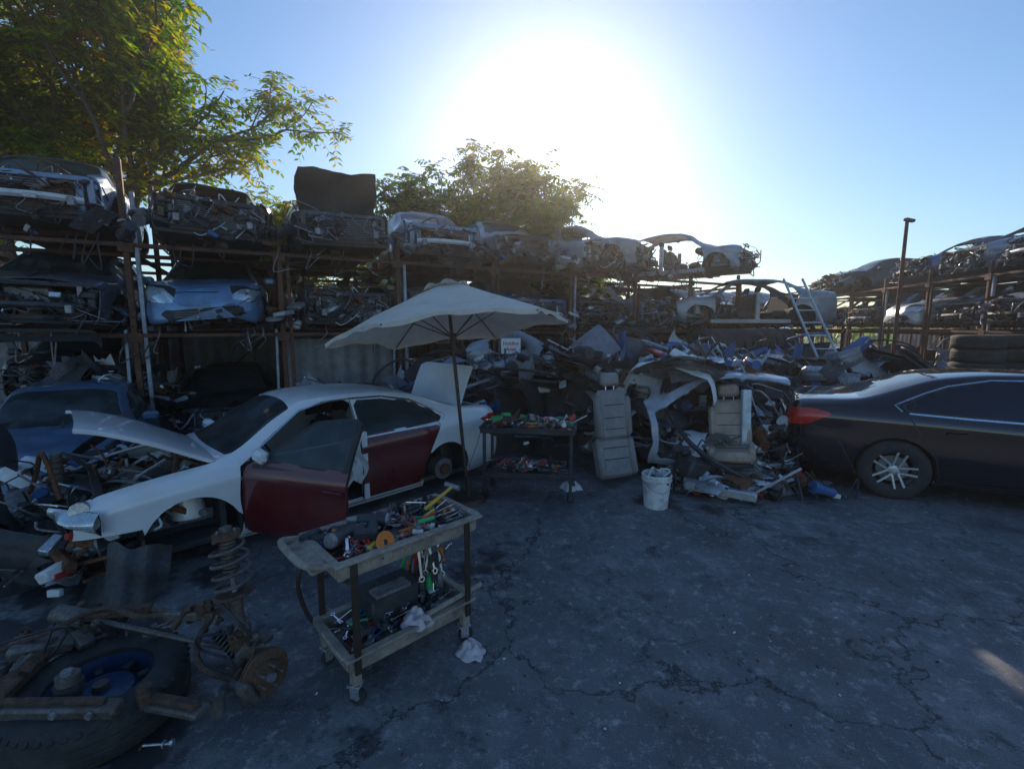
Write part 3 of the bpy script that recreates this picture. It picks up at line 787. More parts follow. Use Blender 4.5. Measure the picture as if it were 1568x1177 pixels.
def socket(mb,M,h=.05,r=.014,m=2):
    mb.cyl((0,0,0),(0,0,h*.5),r*.8,n=10,m=m,M=M);mb.rev([(r,h*.5),(r,h),(r*.7,h),(r*.7,h*.6)],10,m,M);mb.cyl((0,0,h*.45),(0,0,h*.52),r*.8,r,10,m,M)
def pliers(mb,M,c):
    for s in(-1,1):mb.tube(catm([(0,0,0),(-.05,s*.02,0),(-.14,s*.03,0)],4),[.006]*4+[.009]*5,6,c,M);mb.box((.03,s*.007,0),(.06,.011,.012),8,M=M,rot=(0,0,-s*.06))
    mb.cyl((0,0,-.01),(0,0,.01),.013,n=10,m=8,M=M)
def drill(mb,M,c=0):
    mb.cyl((-.08,0,0),(.07,0,0),.035,.03,14,c,M);mb.cyl((.07,0,0),(.13,0,0),.025,.012,12,8,M);mb.cyl((-.095,0,0),(-.08,0,0),.03,.035,14,8,M)
    mb.box((-.03,0,-.09),(.05,.038,.13),0,rot=(0,.15,0),bev=.3,M=M);mb.box((-.02,0,-.165),(.11,.07,.05),c,bev=.2,M=M)
def hammer(mb,M):
    mb.cyl((0,0,0),(.28,0,0),.012,.010,8,7,M);mb.cyl((.28,-.05,0),(.28,.06,0),.017,n=10,m=8,M=M)
def can(mb,M,c,h=.18):
    mb.rev([(0,0),(.03,0),(.031,.01),(.031,h*.8),(.02,h*.9),(.013,h*.92),(.013,h),(0,h)],14,c,M)
def scatter_tools(mb,R,x0,x1,y0,y1,z,n,up=.05):
    for i in range(n):
        x,y=R.uniform(x0,x1),R.uniform(y0,y1)
        edge=min(x-x0,x1-x,y-y0,y1-y)<.06
        T=TM((x,y,z+R.uniform(.005,up)),(R.uniform(-.15,.15),R.uniform(-.15,.15),R.uniform(0,6.3)),.6 if edge else 1.)
        k=R.random()
        if k<.20:screwdriver(mb,T@Matrix.Translation((-.1,0,0)),R.choice([3,0,5,6,0,4,7,0]))
        elif k<.42:spanner(mb,T,R.uniform(.10,.2))
        elif k<.58:pliers(mb,T@Matrix.Translation((.04,0,0)),R.choice([3,4,0,0,3]))
        elif k<.8:socket(mb,T@Matrix.Rotation(R.choice([0,1.5]),4,'X'),R.uniform(.03,.08),R.uniform(.01,.02),R.choice([2,8,0]))
        elif k<.92:mb.box((0,0,.01),(R.uniform(.05,.14),.04,.03),R.choice([0,0,8,9,10]),M=T)
        else:mb.tube(catm([(-.1,0,0),(-.02,.04,.02),(.04,-.03,0),(.1,.03,.01)],4),.005,5,R.choice([0,3,0]),T)
def tray(mb,x0,x1,y0,y1,z,d,t=.02,m=0,lip=.03):
    cx,cy=(x0+x1)/2,(y0+y1)/2
    mb.box((cx,cy,z-d),(x1-x0,y1-y0,.02),m,bev=.2)
    for y,s in((y0,-1),(y1,1)):
        mb.box((cx,y,z-d/2+.004),(x1-x0,t,d),m,bev=.2);mb.box((cx,y+s*lip/2,z),(x1-x0+2*lip,lip+t,.018),m,bev=.3)
    for x,s in((x0,-1),(x1,1)):
        mb.box((x,cy,z-d/2+.004),(t,y1-y0-t,d),m,bev=.2);mb.box((x+s*lip/2,cy,z+.002),(lip+t,y1-y0,.018),m,bev=.3)
def caster(mb,p,a=0,m=(0,1,2)):
    T=TM(p,(0,0,a))
    for s in(-1,1):mb.box((0,s*.018,.07),(.05,.004,.07),m[1],M=T)
    mb.box((0,0,.108),(.07,.06,.012),m[1],M=T)
    mb.cyl((.01,-.014,.045),(.01,.014,.045),.045,n=18,m=m[2],M=T);mb.cyl((.01,-.018,.045),(.01,.018,.045),.018,n=12,m=m[1],M=T)
CT=empty('tool_cart',TM((-.70,2.52,0),(0,0,rad(43))))
mb=MB()
tray(mb,-.40,.45,-.215,.215,.80,.085)
mb.box((-.47,0,.79),(.10,.40,.02),0,bev=.3,rot=(0,-.12,0))
for s in(-1,1):mb.tube(catm([(-.41,s*.20,.795),(-.48,s*.20,.81),(-.54,s*.17,.83),(-.56,s*.08,.84)],4),.018,8,0)
mb.tube([(-.56,-.09,.84),(-.56,.09,.84)],.018,8,0)
for k in range(7): mb.box((-.32+k*.12,-.228,.755),(.07,.006,.035),0,bev=.3)
tray(mb,-.36,.40,-.205,.205,.28,.09)
for x in(-.33,.37):
    for s in(-1,1):
        mb.box((x,s*.235,.49),(.035,.014,.60),1,bev=.1);mb.box((x,s*.20,.16),(.05,.05,.09),0)
        caster(mb,(x,s*.19,0),.6*s+x,(0,2,3))
mb.tube([(-.36,.235,.70),(-.36,-.235,.70)],.012,8,1);mb.tube(catm([(-.36,.24,.72),(-.45,.24,.55),(-.42,.24,.35),(-.36,.24,.22)],4),.012,8,1)
mb.obj('frame',[cartp,polem,alu,rubber],CT)
tb=MB();R=random.Random(12)
scatter_tools(tb,R,-.38,.42,-.18,.18,.735,190,.09)
for i in range(10):
    for j in range(2):socket(tb,TM((-.04+i*.047,.12+j*.05,.75)),R.uniform(.06,.11),R.uniform(.012,.02),R.choice([2,2,8,0]))
tb.box((.18,.145,.745),(.48,.14,.02),0)
drill(tb,TM((-.27,.02,.83),(1.35,.1,.5),1.2),0);drill(tb,TM((-.08,.08,.84),(1.5,0,2.4),1.1),0)
tb.rev([(.015,0),(.055,.004),(.058,.009),(.055,.012),(.015,.012)],24,5,TM((-.14,-.19,.82),(1.2,0,.2)),close=True)
hammer(tb,TM((.22,-.02,.85),(.1,-.2,.3)))
for a,c_ in((.1,3),(-.2,6),(.4,7),(2.6,5)):screwdriver(tb,TM((.12+a*.1,-.12+a*.05,.835),(0,-.1,a)),c_)
scatter_tools(tb,R,-.30,.34,-.16,.16,.21,110,.10)
tb.obj('hand_tools',TMt,CT)
tb=MB()
tb.box((.0,.06,.31),(.30,.20,.20),0,bev=.06);tb.box((.0,.06,.415),(.31,.21,.015),0);tb.tube([(-.08,.06,.42),(-.07,.06,.45),(.07,.06,.45),(.08,.06,.42)],.008,6,0)
tb.box((-.02,.0,.43),(.22,.10,.02),8);tb.obj('tool_box',TMt,CT)
tb=MB()
for i,c_ in enumerate((0,6,8,0,0,8)): can(tb,TM((.20+.06*(i%3),.02+.08*(i//3),.21),(.05*i,0,0)),c_,.19+.01*i)
for i in range(26):
    T=TM((.24+R.uniform(-.08,.12),.08+R.uniform(-.12,.08),.50+R.uniform(-.03,.05)),(0,R.uniform(1.0,2.0),R.uniform(0,6)))
    if i%2:screwdriver(tb,T,R.choice([3,5,0,0,0,6]))
    else: spanner(tb,T,.2)
tb.tube([(.1,-.21,.31),(.50,-.20,.33)],.016,10,11);tb.obj('spray_cans',TMt,CT)
def rag(name,M,par=None,s=.09,m=ragm,seed=0):
    q=MB()
    def f(u,v):
        a=u*2*math.pi;r=s*(v)*(1+.4*noise.noise(Vector((math.cos(a)*1.5+seed,math.sin(a)*1.5,0))))
        return (r*math.cos(a),r*math.sin(a),s*.55*(1-v*v)+.025*noise.noise(Vector((r*math.cos(a)*28,r*math.sin(a)*28,seed)))*(1.2-v*.8)*2)
    q.grid(f,36,12,0);q.obj(name,[m],par,M=M,ang=80)
rag('cloth_rag',TM((.06,-.17,.27)),CT)
rag('cloth_rag',TM((.34,-.30,.0),(0,0,1)),CT,.09,seed=4)
C2=empty('steel_tool_cart',TM((.20,5.15,0),(0,0,rad(-8))))
mb=MB()
tray(mb,-.52,.52,-.26,.26,.83,.05,m=0,lip=.01);tray(mb,-.50,.50,-.25,.25,.32,.05,m=0,lip=.01)
for x in(-.48,.48):
    for s in(-1,1):
        mb.box((x,s*.24,.45),(.035,.035,.72),0);caster(mb,(x,s*.22,0),x,(0,0,0))
mb.obj('frame',[plast],C2)
tb=MB();R=random.Random(21)
scatter_tools(tb,R,-.48,.48,-.22,.22,.80,110,.09);scatter_tools(tb,R,-.45,.45,-.22,.22,.29,80,.09)
tb.box((-.30,.0,.86),(.22,.2,.10),0);tb.box((-.36,-.1,.90),(.12,.08,.07),6,rot=(0,0,.5));hammer(tb,TM((0,-.1,.86),(0,0,.1)));drill(tb,TM((.2,.1,.87),(1.5,0,1)),3)
junk(tb,R,(-.5,-.22,.83,.5,.22,.92),22,[0,0,1,8,6,3,9],.04,.12)
tb.obj('hand_tools',TMt,C2)
rag('cloth_rag',TM((.72,5.35,0.0)),None,.14,whitep,9)
# ------------------------------------------------------------------ bucket
mb=MB();mb.rev([(0,.008),(.118,.008),(.12,0),(.125,0),(.148,.30),(.160,.30),(.160,.315),(.150,.315),(.152,.345),(.160,.347),(.160,.36),(.150,.37),(.146,.365),(.120,.02),(0,.02)],40,0)
mb.tube(catm([(-.16,0,.31),(-.12,-.13,.25),(0,-.175,.2),(.12,-.13,.25),(.16,0,.31)],5),.003,6,1)
junk(mb,random.Random(4),(-.08,-.08,.25,.08,.08,.33),10,[2,3],.05,.10)
mb.m=[min(i,3) for i in mb.m]
mb.obj('plastic_bucket',[mk('bucket_white',(.75,.74,.72),.5,0,0,.06,7,dirt=(.16,.12,.10),damt=.75),steel,plast,alu],M=TM((1.57,4.79,0)))
# ------------------------------------------------------------------ seats
def seatobj(M,m,recl,name='car_seat'):
    q=MB();seat(q,Matrix.Identity(4),0,recl)
    q.box((0,0,.02),(.5,.44,.05),1);
    for k in(-.12,.02): q.box((k,0,.192),(.012,.36,.006),1)
    B=TM((-.24,0,.16),(0,-recl,0))
    for k in(.12,.26,.42): q.box((.061,0,k),(.006,.30,.010),1,M=B)
    mm=[m,plast]+[m]*9+[chrome]
    q.m=[min(i,11) for i in q.m]
    q.obj(name,mm,M=M)
beige=mk('beige_leather',(.44,.33,.255),.5,0,0,.12,4,dirt=(.16,.13,.11),damt=.4,bump=.1)
greyl=mk('grey_leather',(.29,.265,.26),.5,0,0,.12,4,dirt=(.13,.12,.11),damt=.4,bump=.1)
seatobj(Matrix.Translation((1.28,5.62,.30))@Matrix.Rotation(rad(-68),4,'Z')@Matrix.Rotation(rad(72),4,'Y')@Matrix.Translation((0,0,-.1)),greyl,1.42)
seatobj(TM((2.72,5.50,.28),(0.1,.05,rad(-115)),.95),beige,.35)
# ------------------------------------------------------------------ cut cabin section
R=random.Random(77)
mb=MB()
V,T,C=build_shell([(R_d1,-1),(R_d2,-1),(R_ws,-1),(lambda x,y,z:x+.85,-1),(lambda x,y,z:1.10-x,-1),(R_rg,-1)],nst=84,dent=.06,seed=9)
add_shell(mb,V,T,C,{0},.03)
mb.box((.1,0,.2),(1.9,1.5,.06),INT);mb.box((.95,0,.83),(.3,1.3,.2),INT,bev=.3)
for sd in(-1,1): mb.box((-.2,sd*.8,.65),(.12,.07,1.2),0,rot=(sd*.12,0,0))
junk(mb,R,(-.9,-.7,.25,1.0,.7,.8),50,PAL2,.08,.3)
mb.obj('cut_car_cabin',CM,M=TM((2.75,6.35,-.02),(rad(2),rad(-2),rad(178)),.93),color=(.45,.50,.56))
# ------------------------------------------------------------------ piles
def pile(name,cx,cy,rx,ry,h,n,seed,rot=0.,pal=PAL2,jn=200,cols=(PLAST,PLAST,PLAST,TRIM,STEEL,WHT,BLU,PAINT,PAINT,ALU),color=SI,flat=1.0):
    R=random.Random(seed);mb=MB();MR=TM((cx,cy,0),(0,0,rot))
    def H(x,y):
        d=(x/rx)**2+(y/ry)**2;return h*max(0,1-d**1.6)
    mb.grid(lambda u,v:((u-.5)*2*rx,(v-.5)*2*ry,max(0,H((u-.5)*2*rx,(v-.5)*2*ry)*.78+.12*noise.noise(Vector((u*9,v*9,seed)))*(H((u-.5)*2*rx,(v-.5)*2*ry)>.02))-.01),26,26,INT,MR)
    for i in range(n):
        a=R.uniform(0,6.28);q=math.sqrt(R.random())*.92;x,y=rx*q*math.cos(a),ry*q*math.sin(a)
        z=H(x,y)*R.uniform(.75,1.0)+.1
        T=MR@TM((x,y,z),(R.gauss(0,.55)*flat,R.gauss(0,.35)*flat,R.uniform(0,6.28)))
        k=R.random();m=R.choice(cols)
        if k<.40:bumper(mb,T@Matrix.Rotation(R.choice([0,1.4,-1.4]),4,'X'),m,R,R.uniform(1.1,1.6),R.uniform(.25,.42))
        elif k<.55:hoodp(mb,T,m,R,R.uniform(.7,1.2),R.uniform(.5,.9))
        elif k<.65:doorp(mb,T@Matrix.Rotation(1.3,4,'X'),m,R)
        elif k<.78:fender(mb,T@Matrix.Rotation(R.uniform(0,1.5),4,'X'),m,R)
        elif k<.84:lens(mb,T,R.choice([HEAD,HEAD,TAIL]))
        elif k<.90:wheel(mb,T,5,False,ALU)
        else:mb.box((0,0,0),(R.uniform(.3,.6),R.uniform(.2,.4),R.uniform(.12,.25)),R.choice([PLAST,STEEL,ALU]),M=T)
    for i in range(jn):
        a=R.uniform(0,6.28);q=math.sqrt(R.random());x,y=rx*q*math.cos(a),ry*q*math.sin(a);z=H(x,y)
        junk(mb,R,(x-.05,y-.05,z*.9+.02,x+.05,y+.05,z+.12),1,pal,.08,.35,M=MR)
    return mb.obj(name,CM,color=color)
pile('car_parts_pile',-.2,7.7,1.9,.9,1.30,46,1,rad(25),jn=230,color=(.3,.34,.4))
pile('car_parts_pile',1.15,7.3,.95,.9,1.50,30,2,0,jn=230,color=WH)
pile('car_parts_pile',3.1,8.0,1.7,1.2,1.50,44,3,rad(20),jn=300,color=SI)
pile('car_parts_pile',5.4,9.6,1.6,1.4,1.25,34,4,rad(20),jn=260,color=WH)
pile('car_parts_pile',7.9,11.0,2.2,1.3,1.2,34,5,rad(30),jn=280,color=SI)
pile('car_parts_pile',2.75,6.35,.95,.75,.25,4,6,0,jn=60)
pile('car_parts_pile',-2.6,7.2,1.0,.6,.85,12,8,rad(28),jn=80,color=BL)
pile('car_parts_pile',-6.2,7.0,1.1,.7,1.25,18,14,rad(28),jn=150,color=DK)
pile('car_parts_pile',-4.6,4.9,.6,.5,.55,8,9,.3,jn=90,color=LB)
pile('car_parts_pile',-3.9,3.9,.5,.7,.5,5,10,.3,jn=150,color=GR)
pile('car_parts_pile',8.6,8.2,1.3,1.5,1.2,24,12,.3,jn=190,color=WH)
R=random.Random(5);mb=MB()
for i in range(9):
    T=TM((2.6+R.uniform(-.7,.7),6.4+R.uniform(-.5,.4),1.36+R.uniform(0,.12)),(R.gauss(0,.15),R.gauss(0,.1),R.uniform(-.6,.6)))
    m=R.choice([PAINT,STEEL,WHT,PLAST])
    (bumper(mb,T@Matrix.Rotation(1.4,4,'X'),m,R,1.3,.3) if R.random()<.5 else hoodp(mb,T,m,R,.9,.6))
junk(mb,R,(1.9,6.1,1.32,3.4,6.8,1.5),60,PAL2,.06,.3)
mb.obj('loose_body_panels',CM,color=WH)
R=random.Random(15);mb=MB()
mb.tube(catm([(2.05,5.25,.12),(2.5,5.0,.10),(3.1,5.15,.12),(3.5,5.4,.10)],5),.05,8,STEEL)
mb.box((2.35,4.98,.10),(.75,.10,.10),ALU,rot=(0,.03,-.5));mb.box((3.25,5.35,.10),(.55,.10,.10),ALU,rot=(0,.03,.2))
mb.box((2.95,5.45,.14),(.5,.32,.16),FAB,rot=(.1,.05,.2),bev=.3);mb.box((2.25,5.45,.20),(.45,.3,.28),PLAST,rot=(.2,.3,.4))
mb.tube(catm([(2.0,5.9,.9),(2.15,5.4,.55),(2.5,5.2,.3),(2.9,5.15,.12)],5),.03,8,PLAST)
junk(mb,R,(1.95,4.95,.03,3.7,5.6,.16),150,PAL2+[RUST,WHT,RED],.05,.25)
junk(mb,R,(2.1,5.4,.1,3.5,5.9,.5),90,PAL2+[FAB],.08,.28)
mb.obj('scrap_drivetrain_parts',CM)
# ------------------------------------------------------------------ tyres
def tyres(x,y,z,n,name='tyre_stack'):
    q=MB()
    for i in range(n):tyre(q,TM((x+RN.uniform(-.05,.05),y+RN.uniform(-.05,.05),z+.115+i*.225),(RN.uniform(-.03,.03),0,RN.random())),0)
    q.obj(name,[rubber])
tyres(7.7,7.6,0,8);tyres(8.5,7.9,0,8);tyres(9.2,8.0,0,8);tyres(8.9,7.1,0,8)
q=MB()
for i in range(11):tyre(q,TM((4.3+i*.24,10.3+i*.10,1.55),(0,rad(78),.4)),0,n=24)
q.box((5.6,10.85,1.15),(3.0,.5,.06),1,rot=(0,0,.4))
for k in(-1.3,1.3):
    for s in(-.2,.2): q.box((5.6+k*.92-s*.4,10.85+k*.39+s*.9,.57),(.06,.06,1.14),1,rot=(0,0,.4))
q.obj('tyre_rack',[rubber,rackm])
# ------------------------------------------------------------------ ladder
q=MB();a=Vector((6.35,8.1,0));b_=Vector((6.35,10.55,3.0));d=(b_-a);sd=Vector((1,-.1,0)).normalized()*.2
for s in(-1,1): q.tube([a+sd*s,b_+sd*s],.024,4,0)
for i in range(11):
    p=a+d*((i+.6)/11.3);q.tube([p-sd,p+sd],.015,6,0)
q.obj('aluminium_ladder',[mk('ladder_aluminium',(.66,.68,.7),.45,.4,0,.1,6,damt=.3)])
q=MB();q.cyl((8.75,10.5,0),(8.75,10.5,4.25),.045,.035,12,0);q.box((8.80,10.5,4.27),(.20,.10,.06),0,rot=(0,.2,0));q.cyl((8.75,10.5,0),(8.75,10.5,.03),.14,n=14,m=0);q.obj('lamp_post',[rackm])
# ------------------------------------------------------------------ sign
SP=empty('holding_area_sign',TM((-.02,8.0,1.60),(rad(90),0,rad(6))))
q=MB();q.box((0,0,0),(.34,.27,.012),0,bev=.1);q.obj('panel',[mk('sign_white',(.8,.8,.8),.4,0,0,.03,4,damt=.1)],SP)
sr=mk('sign_red',(.6,.02,.02),.4,0,0,.03,4,damt=.05)
for t,y in(('Holding',.045),('Area',-.055)):
    cu=bpy.data.curves.new('text','FONT');cu.body=t;cu.size=.088;cu.align_x='CENTER';cu.align_y='CENTER';cu.offset=.0015;cu.materials.append(sr)
    o=bpy.data.objects.new('text',cu);scene.collection.objects.link(o);o.parent=SP;o.location=(0,y,.009)
q=MB();q.cyl((0,.0,-.02),(0,-1.60,-.02),.015,n=8,m=0);q.obj('post',[rackm],SP)
# ------------------------------------------------------------------ foreground suspension assembly
brk=mk('brake_rust',(.17,.095,.06),.65,.35,0,.4,12,dirt=(.09,.075,.07),damt=.6,bump=.3)
grim=mk('grimy_steel',(.16,.145,.135),.45,.5,0,.4,9,dirt=(.11,.065,.04),damt=.75,bump=.3)
brown=mk('rusty_casting',(.125,.075,.05),.65,.3,0,.5,11,dirt=(.05,.045,.045),damt=.8,bump=.4)
rimb=mk('steel_rim_blue',(.025,.06,.14),.4,.3,.3,.2,6,damt=.4)
sm=[brown,steel,plast,alu,rubber,rimb,brk,grim]
q=MB()
st=Vector((-1.50,2.28,.86));sb=Vector((-1.42,2.22,.28));ax=(sb-st).normalized()
q.cyl(st-ax*.02,st+ax*.015,.065,n=24,m=0);q.cyl(st-ax*.045,st-ax*.02,.03,n=16,m=7)
for k in range(3):
    a=k*2.1;q.cyl(st+Vector((math.cos(a)*.045,math.sin(a)*.045,.0)),st+Vector((math.cos(a)*.045,math.sin(a)*.045,.04)),.006,n=6,m=1)
u=ax.orthogonal().normalized();w=ax.cross(u)
hel=[];nt_=4.4
for i in range(int(nt_*18)):
    t=i/(nt_*18);an=t*nt_*2*math.pi;rr=.060+.026*min(1,t*4)
    hel.append(st+ax*(.02+t*.27)+(u*math.cos(an)+w*math.sin(an))*rr)
q.tube(hel,.0095,8,7)
q.cyl(st+ax*.02,st+ax*.16,.034,n=14,m=0)
for k in range(9):q.cyl(st+ax*(.03+k*.018),st+ax*(.040+k*.018),.041,n=14,m=7)
q.cyl(st+ax*.1,st+ax*.32,.014,n=10,m=1)
seatp=st+ax*.30
q.cyl(seatp,seatp+ax*.012,.09,.095,24,0);q.cyl(seatp+ax*.012,seatp+ax*.04,.05,.03,18,0)
q.cyl(seatp,sb,.029,n=16,m=7);q.box(sb+Vector((0,0,.05)),(.07,.09,.14),7,rot=(0,.1,.3),bev=.25)
kc=Vector((-1.37,2.20,.19))
def lump(c,sz,m,rot=(0,0,0),seed=0):
    T=TM(c,rot);vs=[];fs=[];nu,nv=18,12
    for j in range(nv+1):
        for i in range(nu):
            a=2*math.pi*i/nu;b_=math.pi*j/nv
            d=Vector((math.sin(b_)*math.cos(a),math.sin(b_)*math.sin(a),math.cos(b_)))
            e=max(abs(d.x),abs(d.y),abs(d.z))**.8
            k=.5/e*(.85+.45*noise.noise(d*2.2+Vector((seed,0,0))))
            vs.append((d.x*sz[0]*k,d.y*sz[1]*k,d.z*sz[2]*k))
    for j in range(nv):
        for i in range(nu):fs.append((j*nu+i,j*nu+(i+1)%nu,(j+1)*nu+(i+1)%nu,(j+1)*nu+i))
    q.add(vs,fs,m,T)
lump(kc+Vector((-.03,.03,.03)),(.13,.14,.24),7,(.2,.3,.5),1);lump(kc+Vector((-.08,.06,-.09)),(.22,.09,.09),7,(.1,.3,.2),2);lump(kc+Vector((-.05,0,.12)),(.10,.08,.15),0,(.3,-.3,.2),3)
dax=Vector((.86,-.50,.05)).normalized();DM=Matrix.Translation((-1.28,2.16,.165))@dax.to_track_quat('Z','Y').to_matrix().to_4x4()
q.rev([(.0,.045),(.035,.045),(.04,.03),(.068,.03),(.072,.012),(.122,.012),(.124,.008),(.124,-.0),(.115,-.0),(.115,-.008),(.124,-.008),(.124,-.016),(.05,-.02),(0,-.02)],44,6,DM)
for k in range(5):
    a=k*2*math.pi/5;q.cyl((math.cos(a)*.052,math.sin(a)*.052,.03),(math.cos(a)*.052,math.sin(a)*.052,.065),.006,n=8,m=1,M=DM)
q.cyl((0,0,.03),(0,0,.065),.024,n=16,m=1,M=DM)
CA=DM@TM((-.095,-.04,-.01),(0,0,.4))
q.box((0,0,0),(.07,.15,.09),7,bev=.3,M=CA);q.cyl((0,-.035,-.08),(0,-.035,-.03),.03,n=14,m=7,M=CA);q.cyl((0,.035,-.08),(0,.035,-.03),.03,n=14,m=7,M=CA)
q.box((.03,0,-.05),(.05,.19,.02),0,bev=.2,M=CA)
for k in range(7):q.cyl((-1.45-.022*k,2.23+.006*k,.245+.01*k),(-1.458-.022*k,2.232+.006*k,.25+.01*k),.05-.0035*k,n=16,m=2)
q.tube([(-1.45,2.23,.24),(-2.35,2.33,.36)],.014,8,7)
q.cyl((-2.33,2.33,.35),(-2.52,2.35,.37),.05,n=14,m=7)
q.tube(catm([(-1.50,2.28,.42),(-1.60,2.34,.47),(-1.78,2.30,.42),(-2.0,2.28,.40),(-2.25,2.34,.41),(-2.42,2.20,.37),(-2.62,2.05,.33)],6),.014,8,0)
lump((-1.66,2.30,.42),(.08,.08,.10),0,(.3,.2,.1),4);q.box((-1.74,2.29,.40),(.26,.04,.05),7,rot=(0,.05,.05),bev=.2)
q.box((-1.62,1.93,.195),(.46,.085,.035),7,rot=(.05,-.10,-.28),bev=.25);q.box((-1.62,1.93,.222),(.40,.045,.03),0,rot=(.05,-.10,-.28),bev=.25)
q.cyl((-1.42,1.99,.10),(-1.42,1.99,.19),.034,n=16,m=7);q.cyl((-1.42,1.99,.19),(-1.42,1.99,.22),.014,n=10,m=1);q.cyl((-1.85,1.84,.20),(-1.85,1.92,.23),.042,n=16,m=2)
q.box((-2.08,1.85,.245),(.62,.075,.06),7,rot=(.1,.02,.04),bev=.2);q.box((-2.08,1.85,.285),(.50,.03,.02),0,rot=(.1,.02,.04))
for x in(-2.28,-2.02,-1.86): q.cyl((x,1.815,.25),(x,1.80,.25),.016,n=6,m=1)
q.box((-2.37,2.0,.28),(.09,.42,.06),0,rot=(0,.05,.25),bev=.2)
q.cyl((-2.06,1.93,.22),(-2.06,1.93,.35),.045,n=18,m=7);q.cyl((-2.06,1.93,.25),(-2.06,1.93,.31),.055,n=18,m=2);q.cyl((-2.06,1.93,.35),(-2.06,1.93,.37),.025,n=6,m=1)
q.cyl((-1.72,1.94,.20),(-1.72,1.94,.28),.032,n=14,m=0)
q.tube(catm([(-1.40,2.12,.16),(-1.55,2.10,.24),(-1.65,2.2,.30),(-1.62,2.3,.40)],5),.016,8,0)
q.box((-2.45,2.2,.30),(.26,.14,.08),7,rot=(.1,.2,.7),bev=.25);q.box((-2.2,2.38,.36),(.3,.06,.05),0,rot=(.1,.1,.4),bev=.2)
q.tube(catm([(-1.47,2.2,.36),(-1.58,2.12,.40),(-1.60,2.16,.30),(-1.50,2.2,.22)],5),.007,6,2)
q.tube(catm([(-1.60,2.28,.5),(-1.50,2.20,.52),(-1.42,2.18,.45),(-1.36,2.2,.35)],5),.008,6,2)
R=random.Random(9)
junk(q,R,(-2.6,2.3,.25,-1.6,2.42,.40),26,[7,0,2,1,0,7],.03,.10);junk(q,R,(-1.50,2.15,.08,-1.36,2.3,.4),18,[7,0,2,1,0,7],.02,.07);junk(q,R,(-2.6,1.9,.25,-2.3,2.3,.36),16,[7,0,2,1,0,7],.03,.12)
for m_i in range(len(q.m)):
    if q.m[m_i]>7:q.m[m_i]={8:2,9:3,10:0}.get(q.m[m_i],7)
q.obj('strut_and_control_arm_assembly',sm)
q=MB();T=TM((-2.06,2.08,.115),(.03,.02,0),1.08);tyre(q,T,4,n=64)
for k in range(48):
    a=k*math.pi/24
    q.box((math.cos(a)*.325,math.sin(a)*.325,.085),(.035,.020,.012),4,rot=(0,.5,a+.3),M=T,bev=.05)
q.rev([(.235,.09),(.225,.10),(.20,.06),(.19,-.05),(.16,-.04),(.12,.02),(.07,.03),(.0,.03)],40,5,T)
for k in range(8):
    a=k*math.pi/4;q.box((math.cos(a)*.155,math.sin(a)*.155,.0),(.05,.035,.06),2,rot=(0,0,a),M=T)
q.rev([(.0,.06),(.03,.06),(.035,.03)],16,7,T)
q.obj('spare_wheel',sm)
q=MB();q.cyl((-1.72,1.90,.012),(-1.60,1.91,.012),.007,n=10);q.cyl((-1.60,1.91,.016),(-1.585,1.911,.016),.015,n=6);q.cyl((-1.63,1.908,.012),(-1.625,1.908,.012),.018,n=14);q.obj('steel_bolt',[alu])
R=random.Random(19);q=MB()
for i in range(4):
    T=TM((-3.75+R.uniform(-.3,.3),3.6+R.uniform(-.4,.5),.2+i*.06),(R.uniform(.2,1.2),R.uniform(-.3,.3),R.uniform(0,6)));wheel(q,T,5,False,STEEL) if i<2 else bumper(q,T,PLAST,R,1.0,.3)
q.cyl((-3.85,3.75,.5),(-3.8,3.7,.9),.04,n=12,m=STEEL)
for k in range(6): q.rev([(.07,-.006),(.08,0),(.07,.006),(.06,0)],18,RUST,TM((-3.82,3.72,.58+k*.05)),close=True)
q.tube(catm([(-4.1,3.5,.1),(-3.9,3.6,.7),(-3.7,3.5,.95),(-3.55,3.45,.6)],5),.018,7,RUST)
junk(q,R,(-4.3,3.1,.04,-3.2,4.2,.4),130,PAL+[RUST,WHT],.06,.28)
q.obj('suspension_parts_heap',CM)
R=random.Random(3);q=MB()
for i in range(420):
    y=R.uniform(1.3,6.5);x=R.uniform(-1.1,1.0)*y+.3;sz=R.uniform(.003,.012)
    q.box((x,y,sz*.3),(sz*R.uniform(.8,2.2),sz,sz*.6),R.choice([0,0,1,3,3,3,2]),rot=(R.random(),R.random(),R.random()*6))
q.obj('ground_litter',[plast,galv,whitep,rust])
